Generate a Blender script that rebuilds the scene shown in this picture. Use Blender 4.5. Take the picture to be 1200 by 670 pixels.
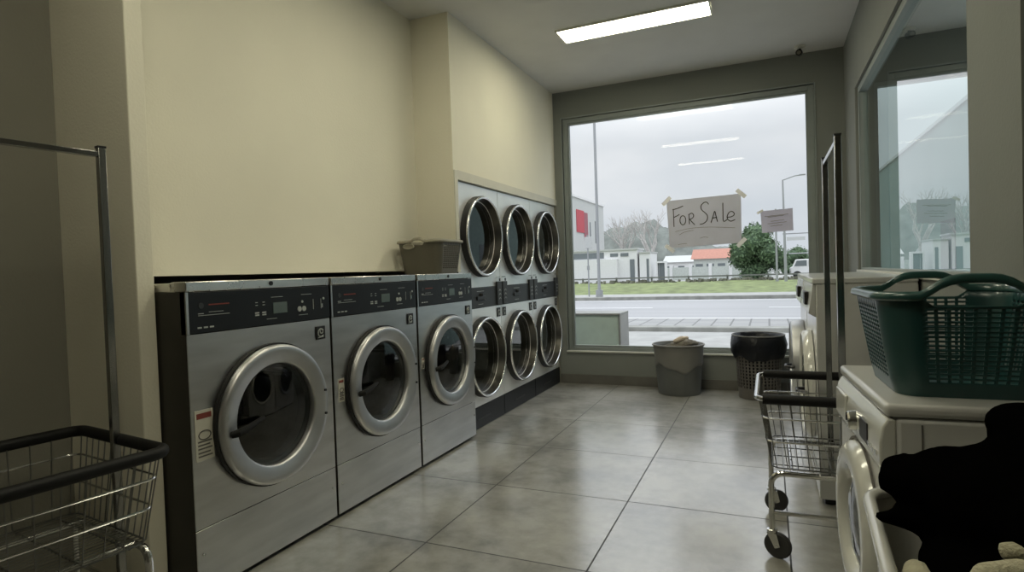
import bpy, math, random
from mathutils import Vector, Matrix, noise
from math import sin, cos, pi, radians
S = bpy.context.scene
C = S.collection
for o in list(bpy.data.objects): bpy.data.objects.remove(o)
random.seed(7)

# ------------------------------------------------------------ camera
cam_d = bpy.data.cameras.new('camera'); cam = bpy.data.objects.new('camera', cam_d); C.objects.link(cam)
YAW, PITCH, ROLL, FPX = .4126, -.0239, -.0341, 686.8
f = Vector((-sin(YAW)*cos(PITCH), cos(YAW)*cos(PITCH), sin(PITCH)))
r_ = Vector((cos(YAW), sin(YAW), 0)); u_ = r_.cross(f)
r2 = r_*cos(ROLL) + u_*sin(ROLL); u2 = -r_*sin(ROLL) + u_*cos(ROLL)
M = Matrix((r2, u2, -f)).transposed().to_4x4(); M.translation = (0, 0, 1.25)
cam.matrix_world = M
cam_d.sensor_width = 36; cam_d.lens = FPX/1200*36; cam_d.clip_start = .02; cam_d.clip_end = 600
S.camera = cam

# ------------------------------------------------------------ view, world, lights
S.view_settings.view_transform = 'Standard'; S.view_settings.look = 'None'
S.view_settings.gamma = 1; S.view_settings.use_curve_mapping = False
S.view_settings.exposure = 0.0
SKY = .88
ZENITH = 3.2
LAMP = 21.0
LAMP_COL = (1.0, .95, .72)
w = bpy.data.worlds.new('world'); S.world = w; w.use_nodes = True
nt = w.node_tree; nt.nodes.clear()
tc = nt.nodes.new('ShaderNodeTexCoord')
mp = nt.nodes.new('ShaderNodeMapping'); mp.inputs['Scale'].default_value = (1, 1, 2.6)
nz = nt.nodes.new('ShaderNodeTexNoise'); nz.inputs['Scale'].default_value = 2.2; nz.inputs['Detail'].default_value = 4; nz.inputs['Roughness'].default_value = .5
rp = nt.nodes.new('ShaderNodeValToRGB')
rp.color_ramp.elements[0].position = .36; rp.color_ramp.elements[0].color = (.72, .77, .83, 1)
rp.color_ramp.elements[1].position = .66; rp.color_ramp.elements[1].color = (.95, .97, 1.0, 1)
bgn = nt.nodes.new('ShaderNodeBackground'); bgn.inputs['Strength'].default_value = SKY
wo = nt.nodes.new('ShaderNodeOutputWorld')
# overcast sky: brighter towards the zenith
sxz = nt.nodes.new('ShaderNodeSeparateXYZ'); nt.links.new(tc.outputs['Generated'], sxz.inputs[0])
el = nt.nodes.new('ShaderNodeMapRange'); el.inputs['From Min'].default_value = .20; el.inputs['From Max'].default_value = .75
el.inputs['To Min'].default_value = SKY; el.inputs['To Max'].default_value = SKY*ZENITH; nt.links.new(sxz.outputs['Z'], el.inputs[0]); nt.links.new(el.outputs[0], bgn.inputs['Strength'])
nt.links.new(tc.outputs['Generated'], mp.inputs[0]); nt.links.new(mp.outputs[0], nz.inputs[0])
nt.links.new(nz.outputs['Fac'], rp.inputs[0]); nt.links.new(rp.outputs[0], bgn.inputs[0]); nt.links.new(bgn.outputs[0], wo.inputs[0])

# ------------------------------------------------------------ materials
MATS = {}
def mat(name, col, rough=.6, metal=0, noise_amt=0, noise_scale=8, bump=0, bump_scale=60, emit=None, estr=0, spec=None, stretch=None, coat=0, sheen=0, col2=None):
    if name in MATS: return MATS[name]
    m = bpy.data.materials.new(name); m.use_nodes = True; MATS[name] = m
    n = m.node_tree; b = n.nodes['Principled BSDF']
    b.inputs['Base Color'].default_value = (*col, 1); b.inputs['Roughness'].default_value = rough; b.inputs['Metallic'].default_value = metal
    if spec is not None: b.inputs['Specular IOR Level'].default_value = spec
    if coat: b.inputs['Coat Weight'].default_value = coat; b.inputs['Coat Roughness'].default_value = .08
    if sheen: b.inputs['Sheen Weight'].default_value = sheen
    if emit: b.inputs['Emission Color'].default_value = (*emit, 1); b.inputs['Emission Strength'].default_value = estr
    t = n.nodes.new('ShaderNodeTexCoord'); mpn = n.nodes.new('ShaderNodeMapping')
    if stretch: mpn.inputs['Scale'].default_value = stretch
    n.links.new(t.outputs['Object'], mpn.inputs[0])
    if noise_amt:
        z = n.nodes.new('ShaderNodeTexNoise'); z.inputs['Scale'].default_value = noise_scale; z.inputs['Detail'].default_value = 5
        rr = n.nodes.new('ShaderNodeValToRGB')
        c2 = col2 or tuple(min(1, c*(1+noise_amt)) for c in col)
        rr.color_ramp.elements[0].position = .32; rr.color_ramp.elements[1].position = .68
        rr.color_ramp.elements[0].color = (*[c*(1-noise_amt) for c in col], 1); rr.color_ramp.elements[1].color = (*c2, 1)
        n.links.new(mpn.outputs[0], z.inputs[0]); n.links.new(z.outputs['Fac'], rr.inputs[0]); n.links.new(rr.outputs[0], b.inputs['Base Color'])
        if metal:
            mr = n.nodes.new('ShaderNodeMapRange'); mr.inputs['To Min'].default_value = rough*.8; mr.inputs['To Max'].default_value = rough*1.25
            n.links.new(z.outputs['Fac'], mr.inputs[0]); n.links.new(mr.outputs[0], b.inputs['Roughness'])
    if bump:
        z2 = n.nodes.new('ShaderNodeTexNoise'); z2.inputs['Scale'].default_value = bump_scale; z2.inputs['Detail'].default_value = 3
        bp = n.nodes.new('ShaderNodeBump'); bp.inputs['Strength'].default_value = bump; bp.inputs['Distance'].default_value = .01
        n.links.new(mpn.outputs[0], z2.inputs[0]); n.links.new(z2.outputs['Fac'], bp.inputs['Height']); n.links.new(bp.outputs[0], b.inputs['Normal'])
    return m
def glass(name, tint=(1, 1, 1), ior=1.5, rough=0, dirt=0):
    m = bpy.data.materials.new(name); m.use_nodes = True; n = m.node_tree; n.nodes.clear()
    o = n.nodes.new('ShaderNodeOutputMaterial'); mx = n.nodes.new('ShaderNodeMixShader')
    tr = n.nodes.new('ShaderNodeBsdfTransparent'); tr.inputs[0].default_value = (*tint, 1)
    gl = n.nodes.new('ShaderNodeBsdfGlossy'); gl.inputs['Roughness'].default_value = rough; gl.inputs[0].default_value = (1, 1, 1, 1)
    # Fresnel from the unsigned facing angle (same from both sides of the thin pane)
    g = n.nodes.new('ShaderNodeNewGeometry'); dt = n.nodes.new('ShaderNodeVectorMath'); dt.operation = 'DOT_PRODUCT'
    n.links.new(g.outputs['Normal'], dt.inputs[0]); n.links.new(g.outputs['Incoming'], dt.inputs[1])
    ab = n.nodes.new('ShaderNodeMath'); ab.operation = 'ABSOLUTE'; n.links.new(dt.outputs['Value'], ab.inputs[0])
    s1 = n.nodes.new('ShaderNodeMath'); s1.operation = 'SUBTRACT'; s1.inputs[0].default_value = 1; n.links.new(ab.outputs[0], s1.inputs[1])
    p = n.nodes.new('ShaderNodeMath'); p.operation = 'POWER'; n.links.new(s1.outputs[0], p.inputs[0]); p.inputs[1].default_value = 4.0
    F0 = 2*((ior-1)/(ior+1))**2
    ma = n.nodes.new('ShaderNodeMath'); ma.operation = 'MULTIPLY_ADD'; n.links.new(p.outputs[0], ma.inputs[0]); ma.inputs[1].default_value = 1-F0; ma.inputs[2].default_value = F0; ma.use_clamp = True
    n.links.new(ma.outputs[0], mx.inputs[0]); n.links.new(tr.outputs[0], mx.inputs[1]); n.links.new(gl.outputs[0], mx.inputs[2]); n.links.new(mx.outputs[0], o.inputs[0])
    MATS[name] = m; return m

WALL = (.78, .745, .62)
m_wall = mat('painted_plaster', WALL, .85, noise_amt=.035, noise_scale=1.2, bump=.12, bump_scale=90)
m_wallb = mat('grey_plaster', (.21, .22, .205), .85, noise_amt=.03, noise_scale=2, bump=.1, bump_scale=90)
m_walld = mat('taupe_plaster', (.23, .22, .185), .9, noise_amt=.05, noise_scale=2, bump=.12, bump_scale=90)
m_ceil = mat('ceiling_paint', (.63, .625, .60), .9, noise_amt=.03, noise_scale=3, bump=.08, bump_scale=70)
m_trim = mat('white_trim', (.62, .60, .52), .6, noise_amt=.03)
m_skirt = mat('skirting_tile', (.13, .125, .11), .5, noise_amt=.1)
m_alu = mat('grey_aluminium', (.27, .30, .29), .5, .15, noise_amt=.05)
m_sill = mat('pale_sill_stone', (.62, .61, .56), .5, noise_amt=.05)
m_pane = glass('window_glass', (.97, .985, .985), ior=1.15)
m_pane2 = glass('tinted_partition_glass', (.72, .86, .84), ior=1.75)
m_doorglass = glass('door_glass', (.55, .6, .6), ior=1.45)
m_steel = mat('brushed_stainless', (.61, .61, .605), .31, 1, noise_amt=.10, noise_scale=3, stretch=(1, 1, 6), bump=.03, bump_scale=300)
m_steel_s = mat('stainless_trim', (.64, .63, .60), .27, 1, noise_amt=.05, noise_scale=5)
m_ring = mat('door_ring_steel', (.50, .505, .51), .42, 1, noise_amt=.06, noise_scale=8)
m_dsteel = mat('pale_dryer_steel', (.95, .95, .94), .36, .7, noise_amt=.05, noise_scale=3)
m_side = mat('dark_painted_side', (.035, .032, .024), .6, .0, noise_amt=.1)
m_black = mat('black_plastic', (.012, .012, .013), .4, noise_amt=.1)
m_blackm = mat('black_panel', (.010, .012, .015), .4, noise_amt=.1, spec=.3)
m_graph = mat('graphite_panel', (.035, .038, .042), .45, noise_amt=.1, spec=.35)
m_gask = mat('black_rubber', (.010, .010, .010), .6)
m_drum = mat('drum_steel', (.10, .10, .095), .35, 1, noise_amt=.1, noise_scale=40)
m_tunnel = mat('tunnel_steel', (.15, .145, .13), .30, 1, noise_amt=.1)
m_handle = mat('black_handle', (.006, .006, .006), .65, spec=.2)
m_wire = mat('dark_wire', (.22, .22, .21), .3, 1)
m_post = mat('dark_reflection_chrome', (.34, .34, .33), .2, 1)  # rack post chrome, its reflection of dark surroundings put into the colour
m_chromed = mat('satin_chrome', (.82, .82, .81), .25, 1)
m_lcd = mat('display_grey', (.10, .13, .13), .2, noise_amt=.03)
m_mark = mat('white_print', (.42, .44, .43), .6)
m_red = mat('red_print', (.20, .04, .03), .6)
m_stick = mat('sticker_paper', (.56, .54, .46), .6, noise_amt=.04)
m_ink = mat('grey_ink', (.12, .11, .10), .7)
m_chrome = mat('chrome', (.72, .72, .70), .14, 1)
m_bumper = mat('bumper_rubber', (.005, .005, .005), .6, spec=.3, bump=.05)
m_wheel = mat('wheel_rubber', (.03, .03, .03), .5)
m_white = mat('white_enamel', (.55, .55, .535), .28, noise_amt=.03, coat=.4)
m_whitep = mat('white_plastic', (.60, .60, .56), .26, noise_amt=.03, coat=.6)
m_green = mat('teal_plastic', (.011, .056, .055), .4, noise_amt=.08, coat=.2)
m_greenr = mat('teal_rim_plastic', (.022, .075, .068), .3, noise_amt=.08, coat=.3)
m_olive = mat('taupe_plastic', (.095, .087, .065), .5, noise_amt=.06)
m_oliver = mat('pale_taupe_rim', (.30, .28, .22), .45)
m_bin = mat('grey_bin_plastic', (.105, .11, .105), .5, noise_amt=.06)
m_liner = mat('grey_liner', (.185, .18, .165), .55, noise_amt=.05)
m_lat = mat('brown_lattice_plastic', (.11, .10, .088), .5)
m_bag = mat('black_bin_bag', (.004, .005, .008), .42, bump=.6, bump_scale=25, spec=.35)
m_cloth = mat('black_cloth', (.0015, .0015, .0015), 1, spec=0)
m_towel = mat('cream_towel', (.50, .47, .34), .95, noise_amt=.08, noise_scale=40, bump=.6, bump_scale=180)
m_rag = mat('grey_rag', (.22, .20, .17), .95, noise_amt=.5, noise_scale=9, bump=.4, bump_scale=60)
m_rag2 = mat('beige_rag', (.66, .56, .46), .95, noise_amt=.15, noise_scale=9, bump=.4, bump_scale=60)
m_paper = mat('brown_paper', (.66, .67, .80), .85, noise_amt=.03)
m_paper2 = mat('lilac_paper', (.70, .69, .92), .85, noise_amt=.03)
m_tape = mat('paper_tape', (.95, .95, .98), .6)
m_pen = mat('black_marker', (.02, .02, .02), .7)
m_pen2 = mat('faint_pencil', (.20, .18, .17), .8)
m_lamp = mat('lamp_diffuser', (.9, .88, .8), .5, emit=LAMP_COL, estr=LAMP)
m_lframe = mat('lamp_frame', (.75, .74, .68), .5)
# floor tiles
def floor_mat():
    m = bpy.data.materials.new('floor_tiles'); m.use_nodes = True; n = m.node_tree; b = n.nodes['Principled BSDF']
    t = n.nodes.new('ShaderNodeTexCoord'); sx = n.nodes.new('ShaderNodeSeparateXYZ'); n.links.new(t.outputs['Object'], sx.inputs[0])
    TS = .7774
    def line(out, off):
        a = n.nodes.new('ShaderNodeMath'); a.operation = 'ADD'; a.inputs[1].default_value = off + 40*TS; n.links.new(out, a.inputs[0])
        d = n.nodes.new('ShaderNodeMath'); d.operation = 'DIVIDE'; d.inputs[1].default_value = TS; n.links.new(a.outputs[0], d.inputs[0])
        fr = n.nodes.new('ShaderNodeMath'); fr.operation = 'FRACT'; n.links.new(d.outputs[0], fr.inputs[0])
        s = n.nodes.new('ShaderNodeMath'); s.operation = 'SUBTRACT'; s.inputs[1].default_value = .5; n.links.new(fr.outputs[0], s.inputs[0])
        ab = n.nodes.new('ShaderNodeMath'); ab.operation = 'ABSOLUTE'; n.links.new(s.outputs[0], ab.inputs[0])
        g = n.nodes.new('ShaderNodeMath'); g.operation = 'GREATER_THAN'; g.inputs[1].default_value = .5-.0048; n.links.new(ab.outputs[0], g.inputs[0])
        fl = n.nodes.new('ShaderNodeMath'); fl.operation = 'FLOOR'; n.links.new(d.outputs[0], fl.inputs[0])
        return g, fl
    gx, fx = line(sx.outputs['X'], .7164); gy, fy = line(sx.outputs['Y'], -2.3071)
    mxx = n.nodes.new('ShaderNodeMath'); mxx.operation = 'MAXIMUM'; n.links.new(gx.outputs[0], mxx.inputs[0]); n.links.new(gy.outputs[0], mxx.inputs[1])
    cb = n.nodes.new('ShaderNodeCombineXYZ'); n.links.new(fx.outputs[0], cb.inputs[0]); n.links.new(fy.outputs[0], cb.inputs[1])
    wn = n.nodes.new('ShaderNodeTexWhiteNoise'); wn.noise_dimensions = '2D'; n.links.new(cb.outputs[0], wn.inputs['Vector'])
    z = n.nodes.new('ShaderNodeTexNoise'); z.inputs['Scale'].default_value = 2.4; z.inputs['Detail'].default_value = 3; z.inputs['Roughness'].default_value = .5; b.inputs['Coat Weight'].default_value = .8; b.inputs['Coat IOR'].default_value = 2.5; b.inputs['Coat Roughness'].default_value = .21
    n.links.new(t.outputs['Object'], z.inputs[0])
    z3 = n.nodes.new('ShaderNodeTexNoise'); z3.inputs['Scale'].default_value = 11; z3.inputs['Detail'].default_value = 7; z3.inputs['Roughness'].default_value = .65; n.links.new(t.outputs['Object'], z3.inputs[0])
    ad = n.nodes.new('ShaderNodeMath'); ad.operation = 'MULTIPLY_ADD'; n.links.new(z3.outputs['Fac'], ad.inputs[0]); ad.inputs[1].default_value = .55; n.links.new(z.outputs['Fac'], ad.inputs[2])
    ad2 = n.nodes.new('ShaderNodeMath'); ad2.operation = 'MULTIPLY_ADD'; n.links.new(wn.outputs['Value'], ad2.inputs[0]); ad2.inputs[1].default_value = .10; n.links.new(ad.outputs[0], ad2.inputs[2])
    rr = n.nodes.new('ShaderNodeValToRGB'); rr.color_ramp.elements[0].position = .58; rr.color_ramp.elements[1].position = 1.0
    rr.color_ramp.elements[0].color = (.165, .160, .138, 1); rr.color_ramp.elements[1].color = (.40, .39, .355, 1)
    n.links.new(ad2.outputs[0], rr.inputs[0])
    mc = n.nodes.new('ShaderNodeMix'); mc.data_type = 'RGBA'; n.links.new(mxx.outputs[0], mc.inputs[0]); n.links.new(rr.outputs[0], mc.inputs[6]); mc.inputs[7].default_value = (.02, .019, .016, 1)
    iv = n.nodes.new('ShaderNodeMath'); iv.operation = 'MULTIPLY_ADD'; n.links.new(mxx.outputs[0], iv.inputs[0]); iv.inputs[1].default_value = -1; iv.inputs[2].default_value = 1; n.links.new(iv.outputs[0], b.inputs['Coat Weight'])
    n.links.new(mc.outputs[2], b.inputs['Base Color'])
    mr = n.nodes.new('ShaderNodeMapRange'); mr.inputs['To Min'].default_value = .45; mr.inputs['To Max'].default_value = .60; n.links.new(z.outputs['Fac'], mr.inputs[0]); n.links.new(mr.outputs[0], b.inputs['Roughness'])
    bp = n.nodes.new('ShaderNodeBump'); bp.inputs['Strength'].default_value = .02; n.links.new(z3.outputs['Fac'], bp.inputs['Height']); n.links.new(bp.outputs[0], b.inputs['Normal'])
    return m
m_floor = floor_mat()
# outdoors
m_road = mat('wet_asphalt', (.30, .30, .312), .5, noise_amt=.07, noise_scale=.6, stretch=(.15, 1.6, 1))
m_pave = mat('pale_concrete', (.33, .33, .32), .8, noise_amt=.12, noise_scale=3)
m_kerb = mat('kerb_stone', (.26, .26, .24), .8, noise_amt=.2, noise_scale=3)
m_grass = mat('grass', (.165, .20, .08), .9, noise_amt=.35, noise_scale=1.6)
m_hedge = mat('dry_scrub', (.13, .13, .10), .95, noise_amt=.35, noise_scale=1.2)
m_bwhite = mat('white_render', (.72, .72, .72), .9, noise_amt=.03)
m_bgrey = mat('grey_render', (.50, .51, .50), .9, noise_amt=.03)
m_bdark = mat('dark_window_glass', (.16, .18, .19), .25)
m_tealb = mat('teal_cladding', (.20, .27, .25), .8, noise_amt=.08, noise_scale=.6)
m_bred = mat('red_banner', (.46, .06, .08), .6)
m_bred2 = mat('dark_red_banner', (.30, .10, .12), .6)
m_tile = mat('terracotta_roof', (.42, .20, .15), .8, noise_amt=.15)
m_pole = mat('galvanised_pole', (.34, .35, .36), .5, .4)
m_leaf = mat('leaf_green', (.10, .16, .08), .7, noise_amt=.35, noise_scale=1.5)
m_leafin = mat('inner_foliage', (.06, .10, .055), .9, noise_amt=.3)
m_bark = mat('pale_bark', (.48, .46, .44), .9, noise_amt=.15)
m_bark2 = mat('brown_bark', (.16, .13, .10), .9)
m_hill = mat('wooded_hill', (.165, .18, .165), 1, noise_amt=.22, noise_scale=.6)
m_fence = mat('pale_boundary_wall', (.50, .53, .50), .9, noise_amt=.1)
m_util = mat('green_grey_cabinet', (.60, .70, .64), .5, noise_amt=.06)
m_rail = mat('weathered_rail', (.16, .17, .15), .7)
def brick_mat():
    m = bpy.data.materials.new('block_paving'); m.use_nodes = True; n = m.node_tree; b = n.nodes['Principled BSDF']; b.inputs['Roughness'].default_value = .6
    t = n.nodes.new('ShaderNodeTexCoord'); mpn = n.nodes.new('ShaderNodeMapping'); mpn.inputs['Rotation'].default_value = (0, 0, radians(90))
    k = n.nodes.new('ShaderNodeTexBrick'); k.inputs['Scale'].default_value = 1; k.inputs['Brick Width'].default_value = .9; k.inputs['Row Height'].default_value = .42; k.inputs['Mortar Size'].default_value = .022
    k.inputs['Color1'].default_value = (.29, .29, .29, 1); k.inputs['Color2'].default_value = (.25, .25, .25, 1); k.inputs['Mortar'].default_value = (.12, .12, .12, 1)
    n.links.new(t.outputs['Object'], mpn.inputs[0]); n.links.new(mpn.outputs[0], k.inputs[0]); n.links.new(k.outputs[0], b.inputs['Base Color'])
    return m
m_brick = brick_mat()

# ------------------------------------------------------------ mesh helpers
class MB:
    def __init__(s): s.v = []; s.f = []
    def add(s, vs, fs):
        k = len(s.v); s.v += [tuple(x) for x in vs]; s.f += [tuple(i+k for i in q) for q in fs]; return s
    def box(s, x0, x1, y0, y1, z0, z1):
        x0, x1 = sorted((x0, x1)); y0, y1 = sorted((y0, y1)); z0, z1 = sorted((z0, z1))
        v = [(x0, y0, z0), (x1, y0, z0), (x1, y1, z0), (x0, y1, z0), (x0, y0, z1), (x1, y0, z1), (x1, y1, z1), (x0, y1, z1)]
        return s.add(v, [(3, 2, 1, 0), (4, 5, 6, 7), (0, 1, 5, 4), (1, 2, 6, 5), (2, 3, 7, 6), (3, 0, 4, 7)])
    def tube(s, pts, r, n=6, closed=False, caps=True):
        pts = [Vector(p) for p in pts]; N = len(pts); rr = r if isinstance(r, (list, tuple)) else [r]*N
        T = []
        for i in range(N):
            a = pts[(i-1) % N] if (closed or i > 0) else pts[i]; b = pts[(i+1) % N] if (closed or i < N-1) else pts[i]
            T.append((b-a).normalized())
        ref = Vector((0, 0, 1)) if abs(T[0].z) < .9 else Vector((1, 0, 0))
        U = (ref - T[0]*ref.dot(T[0])).normalized(); vs = []
        for i in range(N):
            U = (U - T[i]*U.dot(T[i])); U = U.normalized() if U.length > 1e-6 else T[i].orthogonal().normalized()
            W = T[i].cross(U)
            for k in range(n):
                a = 2*pi*k/n + pi/n; vs.append(pts[i] + (U*cos(a) + W*sin(a))*rr[i])
        fs = []
        for i in range(N if closed else N-1):
            j = (i+1) % N
            for k in range(n): fs.append((i*n+k, i*n+(k+1) % n, j*n+(k+1) % n, j*n+k))
        if not closed and caps: fs += [tuple(range(n))[::-1], tuple((N-1)*n+k for k in range(n))]
        return s.add(vs, fs)
    def lathe(s, prof, c=(0, 0, 0), axis='z', n=48, closed=False):
        # prof: list of (radius, distance along the axis)
        vs = []
        for (r, h) in prof:
            for k in range(n):
                a = 2*pi*k/n; x, y = r*cos(a), r*sin(a)
                p = (x, y, h) if axis == 'z' else ((x, h, y) if axis == 'y' else (h, x, y))
                vs.append((p[0]+c[0], p[1]+c[1], p[2]+c[2]))
        fs = []; m = len(prof)
        for i in range(m if closed else m-1):
            j = (i+1) % m
            for k in range(n): fs.append((i*n+k, i*n+(k+1) % n, j*n+(k+1) % n, j*n+k))
        if not closed:
            if prof[0][0] > 1e-5 and False: pass
        return s.add(vs, fs)
    def disc(s, c, r, axis='y', n=48, th=.004):
        return s.lathe([(1e-5, -th/2), (r, -th/2), (r, th/2), (1e-5, th/2)], c, axis, n)
    def prism(s, poly, h0, h1, axis='z'):
        n = len(poly)
        def P(a, b, h): return (a, b, h) if axis == 'z' else ((a, h, b) if axis == 'y' else (h, a, b))
        vs = [P(a, b, h0) for a, b in poly] + [P(a, b, h1) for a, b in poly]
        return s.add(vs, [tuple(range(n))[::-1], tuple(range(n, 2*n))] + [(i, (i+1) % n, n+(i+1) % n, n+i) for i in range(n)])
    def plate_hole(s, x0, x1, z0, z1, cx, cz, r, y, depth=.02, n=64):
        # front plate facing -y with a round hole
        ang = [2*pi*k/n for k in range(n)] + [math.atan2(b-cz, a-cx) % (2*pi) for a in (x0, x1) for b in (z0, z1)]
        ang = sorted(set(round(a, 6) for a in ang)); o = []; i_ = []
        for a in ang:
            dx, dz = cos(a), sin(a); t = 1e9
            if dx > 1e-9: t = min(t, (x1-cx)/dx)
            if dx < -1e-9: t = min(t, (x0-cx)/dx)
            if dz > 1e-9: t = min(t, (z1-cz)/dz)
            if dz < -1e-9: t = min(t, (z0-cz)/dz)
            o.append((cx+dx*t, y, cz+dz*t)); i_.append((cx+dx*r, y, cz+dz*r))
        N = len(ang); back = lambda L: [(a, b+depth, c) for a, b, c in L]
        vs = o + i_ + back(o) + back(i_); fs = []
        for k in range(N):
            j = (k+1) % N
            fs += [(k, j, N+j, N+k), (2*N+k, 3*N+k, 3*N+j, 2*N+j), (k, 2*N+k, 2*N+j, j), (N+k, N+j, 3*N+j, 3*N+k)]
        return s.add(vs, fs)
    def build(s, name, m, parent=None, smooth=False, bevel=0, seg=2, ang=35, loc=None):
        me = bpy.data.meshes.new(name); me.from_pydata(s.v, [], s.f); me.update()
        import bmesh
        bm = bmesh.new(); bm.from_mesh(me); bmesh.ops.remove_doubles(bm, verts=bm.verts, dist=1e-6)
        bmesh.ops.recalc_face_normals(bm, faces=bm.faces); bm.to_mesh(me); bm.free()
        if smooth:
            for p in me.polygons: p.use_smooth = True
            me.set_sharp_from_angle(angle=radians(ang))
        me.materials.append(m)
        o = bpy.data.objects.new(name, me); C.objects.link(o)
        if parent: o.parent = parent
        if loc: o.location = loc
        if bevel:
            b = o.modifiers.new('bevel', 'BEVEL'); b.width = bevel; b.segments = seg; b.limit_method = 'ANGLE'; b.angle_limit = radians(40)
            if not smooth:
                for p in me.polygons: p.use_smooth = True
                me.set_sharp_from_angle(angle=radians(50))
        return o
def B(*a): return MB().box(*a)
def tag(o, label=None, cat=None, group=None, kind=None):
    if label: o['label'] = label
    if cat: o['category'] = cat
    if group: o['group'] = group
    if kind: o['kind'] = kind
    return o
def thing(name, label, cat, loc=(0, 0, 0), rz=0, group=None):
    o = bpy.data.objects.new(name, None); C.objects.link(o); o.location = loc; o.rotation_euler = (0, 0, rz); o.empty_display_size = .1
    return tag(o, label, cat, group)
def struct(name, mb, m, parent=None, bevel=0):
    o = mb.build(name, m, parent, bevel=bevel)
    if not parent: o['kind'] = 'structure'
    return o
def copy_tree(o, parent=None):
    c = o.copy(); C.objects.link(c)
    if parent: c.parent = parent
    for ch in [x for x in bpy.data.objects if x.parent == o]: copy_tree(ch, c)
    return c
def arc(c, r, a0, a1, n, plane='xz'):
    out = []
    for i in range(n+1):
        a = a0+(a1-a0)*i/n; p, q = r*cos(a), r*sin(a)
        out.append((c[0]+p, c[1], c[2]+q) if plane == 'xz' else ((c[0]+p, c[1]+q, c[2]) if plane == 'xy' else (c[0], c[1]+p, c[2]+q)))
    return out
def rrect(hx, hy, r, n=6, z=0, cx=0, cy=0):
    out = []
    for (sx, sy, a0) in ((1, 1, 0), (-1, 1, pi/2), (-1, -1, pi), (1, -1, 3*pi/2)):
        for i in range(n+1):
            a = a0+pi/2*i/n; out.append((cx+sx*(hx-r)+r*cos(a), cy+sy*(hy-r)+r*sin(a), z))
    return out

# ------------------------------------------------------------ room
XL, XU, XN, XC = -2.143, -2.47, -2.69, -2.23      # dryer wall face, wall over the washers, wall near the camera, pier face
YB, ZC, XR = 6.18, 3.2, .672
Y0 = -2.6
struct('floor', B(-3.6, 4.2, Y0-.2, YB+.02, -.12, 0), m_floor)
struct('ceiling', B(-3.6, 4.2, Y0-.2, YB+.14, ZC, ZC+.15), m_ceil)
# left side
struct('wall_left', B(XU-.10, XU, 1.562, 3.87, 1.285, ZC), m_wall)                 # thin wall above the washers
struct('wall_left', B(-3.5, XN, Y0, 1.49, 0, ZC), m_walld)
struct('wall_left', B(-3.5, XL, 3.905, YB, 2.03, ZC), m_wall)   # over the dryers
struct('wall_left', B(-3.2, XL, 3.87, 3.905, 1.262, ZC), m_wall)
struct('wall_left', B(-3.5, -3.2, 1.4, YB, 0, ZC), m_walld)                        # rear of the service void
struct('trim_1', B(-3.5, XC, 1.49, 1.562, 0, ZC), m_wall, bevel=.004)                 # pier beside the washers
struct('trim_2', B(XL-.02, XL+.012, 3.872, 3.915, 1.262, 2.03).box(XL-.02, XL+.012, 3.915, YB, 1.962, 2.03), m_trim, bevel=.003)
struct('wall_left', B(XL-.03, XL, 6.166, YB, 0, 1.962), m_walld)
# back (street) wall with the big window
WL, WR, WT, WB = -2.045, .425, 2.905, .36
bk = MB().box(-3.5, WL, YB, YB+.14, -.12, ZC).box(WR, .80, YB, YB+.14, -.12, ZC).box(WL, WR, YB, YB+.14, WT, ZC).box(WL, WR, YB, YB+.14, -.12, WB)
bk.box(.80, .905, YB, YB+.14, -.12, ZC).box(.905, 3.5, YB, YB+.14, 2.84, ZC).box(.905, 3.5, YB, YB+.14, -.12, .36).box(3.5, 4.2, YB, YB+.14, -.12, ZC)
struct('wall_back', bk, m_wallb)
struct('baseboard_back', B(XL, XR, YB-.014, YB, 0, .1), m_skirt, bevel=.002)
win = bpy.data.objects.new('window_1', None); C.objects.link(win); win['kind'] = 'structure'; win.location = ((WL+WR)/2, YB, WB)
def inwin(name, mb, m, p, bevel=0):
    o = mb.build(name, m, p, bevel=bevel); o.location = -Vector(p.location); return o
FW = .05
fr = MB()
for (a, b, c, d) in ((WL, WL+FW, WB, WT), (WR-FW, WR, WB, WT), (WL+FW, WR-FW, WT-FW, WT), (WL+FW, WR-FW, WB, WB+FW*.8)): fr.box(a, b, YB+.02, YB+.09, c, d)
inwin('window_frame', fr, m_alu, win, .004)
rm = MB()
for (a, b, c, d) in ((WL+FW, WL+FW+.018, WB+.04, WT-FW), (WR-FW-.018, WR-FW, WB+.04, WT-FW), (WL+FW+.018, WR-FW-.018, WT-FW-.018, WT-FW), (WL+FW+.018, WR-FW-.018, WB+.04, WB+.058)): rm.box(a, b, YB+.035, YB+.075, c, d)
inwin('glazing_bead', rm, m_alu, win, .002)
inwin('pane', B(WL+FW, WR-FW, YB+.052, YB+.0521, WB+.04, WT-FW), m_pane, win)
# a single sheet: keep only one face
def sheet(verts, name, m, parent=None):
    me = bpy.data.meshes.new(name); me.from_pydata(verts, [], [tuple(range(len(verts)))]); me.materials.append(m)
    o = bpy.data.objects.new(name, me); C.objects.link(o)
    if parent: o.parent = parent; o.location = -Vector(parent.location)
    return o
for o in [x for x in bpy.data.objects if x.name.startswith('pane')]: bpy.data.objects.remove(o)
sheet([(WL+FW, YB+.055, WB+.04), (WR-FW, YB+.055, WB+.04), (WR-FW, YB+.055, WT-FW), (WL+FW, YB+.055, WT-FW)], 'pane', m_pane, win)
inwin('window_sill', B(WL-.015, WR+.015, YB-.02, YB+.02, WB-.016, WB+.002), m_sill, win, .003)
inwin('casing', MB().box(WL-.012, WL, YB-.006, YB+.02, WB, WT+.012).box(WR, WR+.012, YB-.006, YB+.02, WB, WT+.012).box(WL, WR, YB-.006, YB+.02, WT, WT+.012), m_alu, win, .002)
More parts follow.
